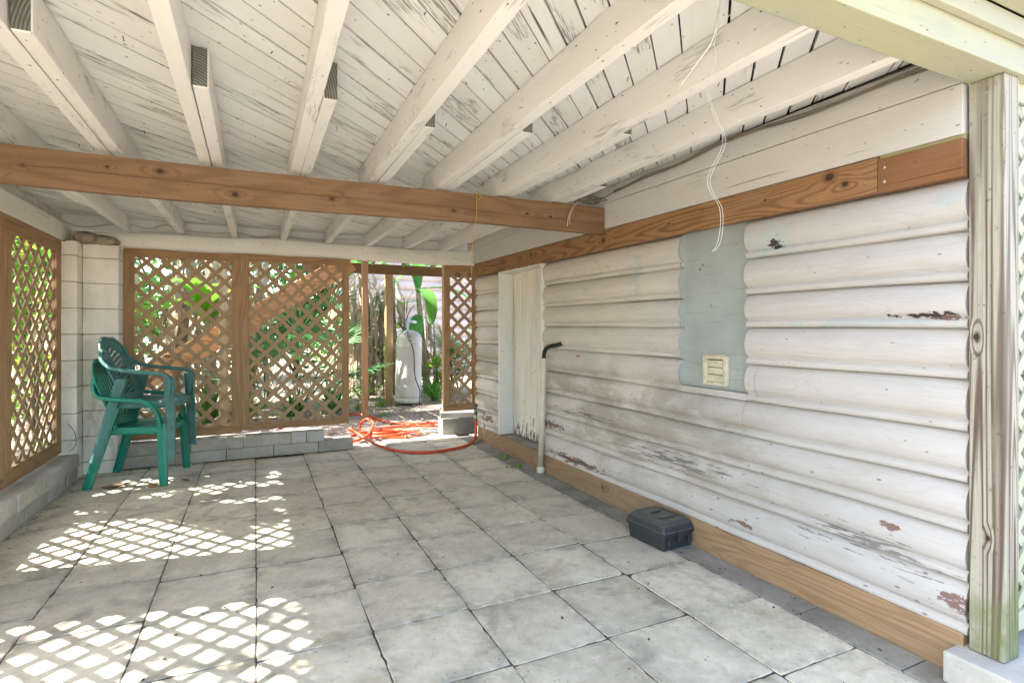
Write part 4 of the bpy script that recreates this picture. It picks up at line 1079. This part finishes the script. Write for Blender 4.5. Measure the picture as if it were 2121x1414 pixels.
post_at(1.315, 7.33, .078, -.08, 2.10, "orange-brown timber post in the gateway above the hose", rawwood("gateway_post_timber", (.42, .24, .12), (.26, .12, .05), 2, rings=8, contrast=.6, knots=False))
post_at(2.03, 9.12, .115, -.08, 2.09, "grey-brown timber post just left of the gas tank")
post_at(3.78, 9.1, .11, -.08, 2.09, "sunlit timber post seen through the narrow lattice panel")
dk = thing("raised_deck", "raised timber deck with greenish joists above the gateway", "deck", (2.5, 8.2, 2.08))
b = MB(); b.box(.7, 5.2, 9.08, 9.16, 2.09, 2.25); b.build("deck_beam", m_brownx, dk, bevel=.003)
b = MB(); b.box(.7, 5.2, 6.55, 6.62, 2.16, 2.30); b.build("deck_beam", m_brownx, dk, bevel=.003)
for k in range(9):
    b = MB(); b.beam((.9 + k * .5, 6.65, 2.255), (1.25 + k * .5, 9.05, 2.255), .04, .07); b.build("deck_joist", m_green, dk)
b = MB()
for k in range(19): b.box(.7, 5.2, 6.5 + k * .142, 6.5 + k * .142 + .136, 2.302, 2.33, rnd.random())
b.build("deck_boards", m_green, dk)

# ================================================================ GAS TANK
m_tank = plain("aged_white_tank_paint", (.56, .57, .56), .38, .5, .14, vs=5, dirt=(.44, .44, .38))
tk = thing("gas_tank", "tall rounded greyish white gas tank standing on the bare soil", "tank", (2.30, 8.92, -.03))
TKM = Matrix.Translation((2.30, 8.92, -.03)) @ Matrix.Rotation(R(1.5), 4, 'Y')
b = MB(); prof = [(.17, .05), (.195, .07), (.208, .10), (.212, .14), (.2125, .90), (.2145, .905), (.2145, .925), (.212, .93), (.2105, 1.02)]
for k in range(1, 12):
    a = k / 12 * math.pi / 2; prof.append((.2105 * math.cos(a) ** .8, 1.02 + .17 * math.sin(a)))
prof.append((.03, 1.192)); b.lathe(prof, (0, 0, 0), 40, .5); b.v = [TKM @ v for v in b.v]; b.build("tank_shell", m_tank, tk)
b = MB(); b.lathe([(.20, 0), (.215, .0), (.213, .075), (.19, .08), (.185, .01)], (0, 0, 0), 36, .5); b.v = [TKM @ v for v in b.v]; b.build("foot_ring", m_tank, tk)
b = MB(); V0 = Vector((2.25, 8.74, 1.08))
b.tube([V0 + Vector((0, .02, .06)), V0, V0 + Vector((.02, -.03, -.05)), V0 + Vector((.04, -.04, -.09))], [.02, .026, .022, .028], 10); b.tube([V0 + Vector((-.03, -.02, -.01)), V0 + Vector((.05, -.03, -.02))], .014, 8); b.tube([V0 + Vector((.04, -.045, -.09)), V0 + Vector((.045, -.05, -.13))], .012, 8)
b.build("valve", plain("valve_metal", (.35, .36, .33), .4, .5, .4, metal=.5, vs=30), tk)
b = MB(); b.tube(spline([V0 + Vector((.045, -.05, -.12)), (2.33, 8.66, .80), (2.345, 8.67, .55), (2.36, 8.66, .38), (2.43, 8.66, .18), (2.425, 8.66, .0), (2.43, 8.67, -.03)], 6), .009, 8)
b.build("supply_hose", plain("dark_hose", (.03, .03, .03), .5, .3, .2), tk)
b = MB(); b.box(3.04, 3.20, 12.0, 12.06, -.05, 1.47); tag(b.build("marker_board", plain("grey_board", (.42, .44, .44), .7, .2, .2, geo=True)), "flat grey upright board behind the top of the gas tank", "board")
b = MB(); b.box(3.50, 3.54, 12.0, 12.05, -.05, 1.45); tag(b.build("stake", plain("grey_stake", (.40, .38, .34), .8, .2, .2, geo=True)), "thin grey wooden stake right of the board behind the gas tank", "stake")

# ================================================================ NEIGHBOUR HOUSE
nb = thing("neighbour_house", "neighbouring pale pinkish log-sided house beyond the yard", "house", (7.0, 17, 0))
m_nb = M("pink_log_siding", .7, .2); p = m_nb.pos
cc = m_nb.mix(m_nb.mr(m_nb.noise(p, 1.6, 4, .6), .35, .65), (.60, .49, .44), (.47, .37, .32)); cc = m_nb.mix(m_nb.mr(m_nb.attr(), 0, 1, 0, .25, False), cc, (.66, .60, .56)); m_nb.out(cc); m_nb = m_nb.m
b = MB(); zc = 0.0
while zc < 3.6:
    h = .245; x = 1.9
    while x < 12:
        L_ = rnd.uniform(.8, 2.8); xe = min(12, x + L_); r = rnd.random()
        P = [(14.0 + .05 - .07 * math.sin(math.pi * t / 8) ** .6, zc + .004 + (h - .008) * t / 8) for t in range(9)]
        i = b.addv([(x + .004, y, z) for y, z in P], r); j = b.addv([(xe - .004, y, z) for y, z in P], r)
        for q_ in range(8): b.face((i + q_, j + q_, j + q_ + 1, i + q_ + 1), True)
        x = xe
    zc += h
b.build("log_siding", m_nb, nb)
b = MB(); b.box(1.85, 12.1, 14.052, 20, 0, 3.7); b.build("wall_core", m_header, nb)
b = MB(); b.box(1.4, 12.6, 13.4, 20.5, 3.7, 3.85); b.build("roof", m_roof, nb)
for x0 in (5.35,):
    b = MB(); b.box(x0, x0 + 1.3, 13.93, 13.975, 1.0, 2.3); wf = b.build("window", plain("window_frame_white", (.75, .74, .70), .5, .3, .1), nb, bevel=.005)
    b = MB(); b.box(x0 + .07, x0 + 1.23, 13.922, 13.929, 1.07, 2.23); b.build("pane", plain("window_glass_dark", (.10, .13, .14), .1, .6, .1), wf)
    b = MB()
    for k in range(1, 5): b.box(x0 + .07 + k * .232 - .012, x0 + .07 + k * .232 + .012, 13.91, 13.9215, 1.07, 2.23)
    for k in range(1, 5): b.box(x0 + .07, x0 + 1.23, 13.90, 13.9095, 1.07 + k * .232 - .012, 1.07 + k * .232 + .012)
    b.build("muntins", m_trimpaint, wf)

# ================================================================ PLANTS
m_banana = leafmat("banana_leaf", (.07, .24, .035), (.16, .38, .06), .5)
m_lime = leafmat("lime_leaf", (.13, .34, .03), (.22, .42, .05), .5, c3=(.50, .42, .04))
m_palm = leafmat("palm_frond", (.07, .20, .07), (.16, .32, .12), .4)
m_dark = leafmat("dark_foliage", (.05, .13, .03), (.12, .24, .05), .4, c3=(.14, .28, .04))
m_dry = leafmat("dead_banana_leaf", (.50, .41, .29), (.30, .23, .15), .25, c3=(.60, .54, .40), rough=.8)
m_trunk = plain("fibrous_trunk", (.36, .30, .21), .9, .1, .5, vs=12, dirt=(.28, .30, .10), geo=True)
m_bark = plain("grey_bark", (.16, .13, .10), .9, .1, .5, vs=14, geo=True)
def bladeleaf(mb, base, direc, L_, w, droop, r, n=10, fold=.25, ragged=0, rs=None):
    """a long leaf that leaves base along direc and droops; a centre fold, edges optionally torn"""
    d = Vector(direc).normalized(); hz = Vector((d.x, d.y, 0)); hz = hz.normalized() if hz.length > .01 else Vector((1, 0, 0))
    side = Vector((-hz.y, hz.x, 0)); p = Vector(base); pts = []; el = math.asin(max(-1, min(1, d.z)))
    for k in range(n + 1):
        t = k / n; pts.append((p.copy(), el)); e = el
        p += (hz * math.cos(e) + Vector((0, 0, 1)) * math.sin(e)) * (L_ / n); el = max(-1.53, el - droop / n * (.4 + 1.2 * t))
    prev = None
    for k, (c, e) in enumerate(pts):
        t = k / n; ww = w * (math.sin(math.pi * min(1, (t * .93 + .05))) ** .55)
        up = (hz * -math.sin(e) + Vector((0, 0, 1)) * math.cos(e))
        wl = ww * (1 - (ragged * rs.random() if ragged else 0)); wr = ww * (1 - (ragged * rs.random() if ragged else 0))
        i = mb.addv([c + side * wl + up * wl * fold, c, c - side * wr + up * wr * fold], r)
        if k:
            if not (ragged and rs.random() < ragged * .25): mb.face((prev, prev + 1, i + 1, i), True)
            if not (ragged and rs.random() < ragged * .25): mb.face((prev + 1, prev + 2, i + 2, i + 1), True)
        prev = i
def banana(x, y, h, label, nl=7, seed=1, dead=14, tr=.085, spread=1.0, L_=1.3, mat=m_banana, dirs=None):
    rs = random.Random(seed); z0 = gz(x, y) - .02
    t = thing("banana_plant", label, "banana plant", (x, y, z0))
    b = MB(); lean = (rs.uniform(-.12, .12), rs.uniform(-.1, .1))
    b.tube([(x + lean[0] * k / 8 * h, y + lean[1] * k / 8 * h, z0 + h * k / 8) for k in range(9)], [tr * (1 - .045 * k) for k in range(9)], 10); b.build("trunk", m_trunk, t)
    top = Vector((x + lean[0] * h, y + lean[1] * h, z0 + h))
    b = MB()
    for k in range(nl):
        a = (dirs[k][0] if dirs else k * 2.4 + rs.uniform(-.3, .3)); el = dirs[k][1] if dirs else rs.uniform(.7, 1.25)
        dr = dirs[k][2] if dirs else rs.uniform(1.2, 2.4); zz = dirs[k][3] if dirs else rs.uniform(-.25, 0)
        bladeleaf(b, top + Vector((0, 0, zz)), (math.cos(a) * math.cos(el), math.sin(a) * math.cos(el), math.sin(el)), L_ * rs.uniform(.8, 1.15), .17 * spread, dr, rs.random(), 14, .18, .18, rs)
    b.build("leaves", mat, t)
    if dead:
        b = MB()
        for k in range(dead):
            a = rs.uniform(0, 6.28); zt = z0 + h * rs.uniform(.25, 1.0); rr_ = tr * 1.1
            c = Vector((x + lean[0] * (zt - z0) + math.cos(a) * rr_, y + lean[1] * (zt - z0) + math.sin(a) * rr_, zt)); L2 = rs.uniform(.5, 1.3) * min(1, zt)
            bladeleaf(b, c, (math.cos(a) * .5, math.sin(a) * .5, -.55), L2, rs.uniform(.03, .08), rs.uniform(3.5, 6.0), rs.random(), 10, .5, .5, rs)
        b.build("dead_leaves", m_dry, t)
    return t
def fanpalm(x, y, h, label, n=9, seed=1, R_=.55, mat=m_palm):
    rs = random.Random(seed); z0 = gz(x, y); t = thing("fan_palm", label, "palm", (x, y, z0))
    st_ = MB(); b = MB()
    for k in range(n):
        a = k * 2.4 + rs.uniform(-.3, .3); el = rs.uniform(.5, 1.35); L_ = h * rs.uniform(.6, 1.0)
        d = Vector((math.cos(a) * math.cos(el), math.sin(a) * math.cos(el), math.sin(el)))
        e = Vector((x, y, z0)) + d * L_; st_.tube([(x, y, z0), Vector((x, y, z0)) + d * L_ * .5 + Vector((0, 0, .04)), e], .008, 5)
        f = (d + Vector((0, 0, -.35))).normalized(); sd = f.cross(Vector((0, 0, 1))).normalized(); up = sd.cross(f)
        rad = R_ * rs.uniform(.8, 1.1); r0 = rs.random(); m_ = 22
        for j in range(m_):
            q_ = (j / (m_ - 1) * 2 - 1) * 2.3; dd = f * math.cos(q_) + sd * math.sin(q_) + up * .12 * math.cos(q_ * 3)
            sd2 = dd.cross(up).normalized(); ln = rad * (1 - .16 * abs(q_) / 2.3) * rs.uniform(.9, 1.05)
            w = ln * .036; dn = Vector((0, 0, -.22 * ln * rs.random()))
            i = b.addv([e, e + dd * ln * .45 + sd2 * w, e + dd * ln + dn, e + dd * ln * .45 - sd2 * w], min(1, max(0, r0 + rs.uniform(-.15, .15)))); b.face((i, i + 1, i + 2, i + 3))
    st_.build("stems", m_palm, t); b.build("fronds", mat, t); return t
def shrub(x, y, h, wd, label, seed=1, n=420, leaf=.055, mat=m_dark, name="shrub", cat="shrub", z1=.05, trunk=True, aspect=2.0):
    rs = random.Random(seed); z0 = gz(x, y); t = thing(name, label, cat, (x, y, z0)); tm = MB(); b = MB()
    nb_ = 9 if h < 2.5 else 15; cl = []
    for k in range(nb_):
        a = rs.uniform(0, 6.28); rr_ = wd * math.sqrt(rs.random()) * .8; zz = h * (z1 + (1 - z1) * rs.uniform(.15, .95)); c = Vector((x + math.cos(a) * rr_, y + math.sin(a) * rr_, z0 + zz)); cl.append((c, wd * rs.uniform(.28, .5)))
        tm.tube(spline([(x + rs.uniform(-.03, .03), y, z0 - .02), ((x * 2 + c.x) / 3, (y * 2 + c.y) / 3, z0 + zz * .55), c], 4), [.018 * max(1, h / 2) * (1 - q_ / 9) for q_ in range(9)], 5)
    for k in range(n):
        c, rr_ = rs.choice(cl); d = Vector((rs.gauss(0, 1), rs.gauss(0, 1), rs.gauss(0, .8))).normalized() * rr_ * rs.random() ** .4
        p = c + d; s = leaf * rs.uniform(.6, 1.3); u = Vector((rs.gauss(0, 1), rs.gauss(0, 1), rs.gauss(-.3, .7))).normalized(); v = u.cross(Vector((rs.gauss(0, 1), rs.gauss(0, 1), rs.gauss(0, 1)))).normalized()
        i = b.addv([p, p + u * s + v * s / aspect, p + u * s * 2, p + u * s - v * s / aspect], rs.random()); b.face((i, i + 1, i + 2, i + 3))
    tm.build("stems" if h < 2.5 else "trunk", m_bark, t); b.build("foliage", mat, t); return t
def tuft(x, y, h, label, seed=1, n=26, w=.012, mat=m_lime, name="weed", cat="weed", sp=.5):
    rs = random.Random(seed); z0 = gz(x, y) if not (-1.3 < x < 2.2 and y < 5.9) else 0.0; b = MB()
    for k in range(n):
        a = rs.uniform(0, 6.28); el = rs.uniform(.6, 1.5)
        bladeleaf(b, (x + rs.gauss(0, .03) * sp * 2, y + rs.gauss(0, .03) * sp * 2, z0), (math.cos(a) * math.cos(el) * sp * 2, math.sin(a) * math.cos(el) * sp * 2, math.sin(el)), h * rs.uniform(.5, 1.1), w * rs.uniform(.6, 1.3), rs.uniform(.4, 1.6), rs.random(), 5, .3)
    return tag(b.build(name, mat), label, cat)

# gateway view
banana(1.92, 10.3, 2.3, "dead brown banana trunk hung with dry leaves, left of the grey-brown post", nl=3, seed=4, dead=70, tr=.12)
banana(1.60, 10.9, 2.4, "thin banana trunk with dry hanging leaves left of the others", nl=4, seed=9, dead=50, tr=.08)
banana(2.35, 10.2, 2.2, "brown leaning banana trunk between the post and the gas tank", nl=2, seed=12, dead=46, tr=.09)
banana(2.95, 10.0, 2.0, "living banana plant with broad green leaves above the gas tank", nl=6, seed=21, dead=16, tr=.07, L_=1.05, spread=.8,
       dirs=[(-.05, .15, .95, -.02), (math.pi * .98, -.1, 1.1, -.25), (-1.5, .1, 2.6, -.05), (-1.9, -.3, 1.6, -.5), (1.2, 1.2, 1.0, 0), (2.4, 1.2, 1.2, 0)])
fanpalm(3.55, 9.9, 1.1, "pale fan palm at the right edge of the gateway view", n=8, seed=3, mat=leafmat("pale_palm", (.20, .27, .13), (.30, .34, .20), .4))
shrub(2.95, 9.4, .75, .26, "leafy green bush beside the foot of the gas tank", 5, 420, .035, m_lime)
shrub(3.35, 9.7, .95, .35, "green bush with pointed leaves right of the gas tank", 6, 520, .045, m_banana, aspect=3.2)
tuft(2.80, 9.1, .55, "bright strap-leaved plant touching the right of the gas tank", 7, 30, .022, m_banana)
tuft(3.05, 8.9, .35, "dry yellowish plant clump in front of the bushes", 8, 34, .01, m_dry)
tuft(1.86, 8.9, .20, "small bright green weed at the foot of the grey-brown post", 9, 26, .01)
tuft(1.62, 7.6, .12, "tiny green weed on bare soil in the gateway", 10, 16, .008)
tuft(1.42, 8.6, .15, "low yellow-green weed behind the orange-brown post", 11, 20, .009)
shrub(2.55, 11.2, 1.3, .6, "bright leafy bush in the gap behind the gas tank", 91, 700, .06, m_lime)
shrub(1.55, 11.8, 1.5, .6, "lime bush low behind the banana trunks", 92, 700, .06, m_lime)
tuft(1.72, 9.7, .5, "yellow-green strap-leaved clump between the two gateway posts", 93, 30, .02, m_lime)
# behind the right half of the lattice
fanpalm(.62, 8.8, 1.45, "tall dark green fan palm behind the right half of the lattice", n=12, seed=31, R_=.62)
fanpalm(.95, 10.6, 2.0, "fan palm leaning over the gateway behind the lattice edge", n=10, seed=33, R_=.7)
fanpalm(.15, 9.4, 1.2, "low fan palm in the shade of the stairs", n=9, seed=32, R_=.5)
tuft(1.05, 8.4, .8, "arching strap-leaved plant below the tall fan palm", 40, 40, .024, m_palm)
tuft(.45, 8.2, .4, "small green strap-leaved plant under the stairs", 41, 30, .018, m_banana)
tuft(-.1, 8.0, .45, "clump of bright leaves under the middle of the stairs", 42, 30, .022, m_lime)
tuft(-.55, 8.1, .55, "clump of broad green leaves under the low end of the stairs", 43, 30, .03, m_banana)
# behind the left half of the lattice
for k, (x, y, s_) in enumerate(((-1.7, 9.6, 51), (-1.15, 10.0, 52), (-.65, 9.9, 53), (-.1, 10.2, 54))):
    banana(x, y, 2.6 + .15 * k, ["dry banana clump far left behind the stairs", "dry banana trunk second from the left behind the stairs", "banana trunk with yellowing leaves behind the stair middle", "banana trunk with fresh top leaves behind the stair top"][k], nl=6, seed=s_, dead=34, tr=.09, L_=1.4)
banana(-.55, 8.9, 1.5, "young lime green banana plant close behind the stairs", nl=8, seed=60, dead=4, tr=.05, L_=.9, mat=m_lime)
shrub(-1.65, 8.7, 1.7, .6, "leafy lime shrub at the low end of the stairs", 61, 700, .05, m_lime)
shrub(-2.3, 9.8, 2.4, .8, "tall dark shrub behind the left block pillar", 62, 900, .06, m_dark)
# behind the left wall
shrub(-3.0, 5.6, 2.3, .75, "big bright shrub outside the left lattice by the pillar", 71, 1500, .055, m_lime)
shrub(-3.1, 4.3, 1.5, .5, "lower bushy shrub outside the left lattice", 72, 900, .05, m_lime)
banana(-2.9, 6.9, 2.0, "banana plant outside the left lattice beyond the pillar", nl=8, seed=73, dead=20, tr=.08, L_=1.4, mat=m_lime)
banana(-3.6, 5.0, 2.3, "dry-skirted banana plant well outside the left lattice", nl=8, seed=74, dead=40, tr=.09, L_=1.5)
shrub(-2.05, 7.3, 2.1, .5, "lime green shrub seen through the left lattice just beyond the pillar", 75, 900, .05, m_lime)
shrub(-2.9, 8.6, 2.6, .8, "tall leafy shrub filling the middle of the left lattice view", 76, 1300, .06, m_lime)
banana(-2.5, 9.3, 2.2, "banana plant with drying leaves seen through the left lattice", nl=8, seed=77, dead=24, tr=.08, L_=1.2)
# trees that break up the sun and close the view
def tree(x, y, h, wd, label, seed, n=2600, leaf=.09, z1=.4, mat=m_dark): return shrub(x, y, h, wd, label, seed, n, leaf, mat, "tree", "tree", z1)
tree(-4.4, 6.75, 5.4, 1.25, "leafy tree outside the left wall whose shade dapples the patio", 81, 480, .085, .52)
tree(-2.9, 7.3, 4.6, 1.0, "small tree added outside the back left corner to shade the gateway ground", 89, 650, .085, .55)  # added to keep direct sun off the gateway ground
tree(-5.2, 3.1, 5.2, 1.0, "slender open-crowned tree left of the carport front", 82, 330, .09, .60)
tree(-6.5, 12.5, 4.8, 2.0, "wide dark tree in the back left corner of the yard", 83, 1900, .11, .3)
tree(-1.6, 13.5, 5.0, 2.2, "broad tree behind the banana clump", 84, 2200, .12, .12)
tree(1.0, 15.5, 4.2, 2.0, "rounded tree left of the pink neighbouring house", 85, 3200, .13, .1)
tree(-8.5, 6.5, 5.5, 2.4, "large tree standing far left beyond the shrubs", 86, 1900, .14, .1)
tree(-4.5, 15.5, 5.5, 2.5, "distant tree at the far back left", 87, 3400, .15, .08)
shrub(4.4, 10.2, 1.4, .6, "shrub seen low through the narrow lattice panel", 88, 700, .05, m_lime)
# leaf litter and twigs over the soil
b = MB(); rr = random.Random(15)
for k in range(5200):
    x = rr.uniform(-3.2, 5.0); y = 5.75 + 6.5 * rr.random() ** 1.3
    if k % 5 == 0: x = rr.uniform(-3.6, -1.6); y = rr.uniform(2, 7)
    L_ = rr.uniform(.03, .10); a = rr.uniform(0, 6.28); ca, sa = math.cos(a) * L_, math.sin(a) * L_; w = rr.uniform(.15, .35)
    z = gz(x, y) + .006 + rr.uniform(0, .012); r = rr.random()
    i = b.addv([(x, y, z), (x + ca * .5 - sa * w, y + sa * .5 + ca * w, z + rr.uniform(0, .02)), (x + ca, y + sa, z + rr.uniform(-.003, .015)), (x + ca * .5 + sa * w, y + sa * .5 - ca * w, z + rr.uniform(0, .02))], r)
    b.face((i, i + 1, i + 2, i + 3))
tag(b.build("fallen_leaves", leafmat("fallen_leaf", (.48, .38, .31), (.24, .17, .13), .1, c3=(.62, .54, .48), rough=.85), origin=(0, 8, 0)), kind="stuff")
b = MB(); rr = random.Random(16)
for k in range(700):
    x = rr.uniform(-3.2, 4.6); y = rr.uniform(7.0, 11.5)
    if 1.0 < x < 2.6 and y < 8.6: continue
    bladeleaf(b, (x, y, gz(x, y)), (rr.uniform(-1, 1), rr.uniform(-1, 1), 1.2), rr.uniform(.05, .16), .006, 1.0, rr.random(), 4, .2)
tag(b.build("grass", m_lime, origin=(0, 9, 0)), kind="stuff")
# little weeds on the patio edge
for x, y, lab in ((2.03, 4.45, "small green weed sprouting from the paver joint before the door"), (2.0, 4.12, "pale green weed by the foot of the off-white pipe"), (2.10, 5.28, "weed growing under the tap standpipe")):
    tuft(x, y, .06, lab, int(x * 100), 12, .006)
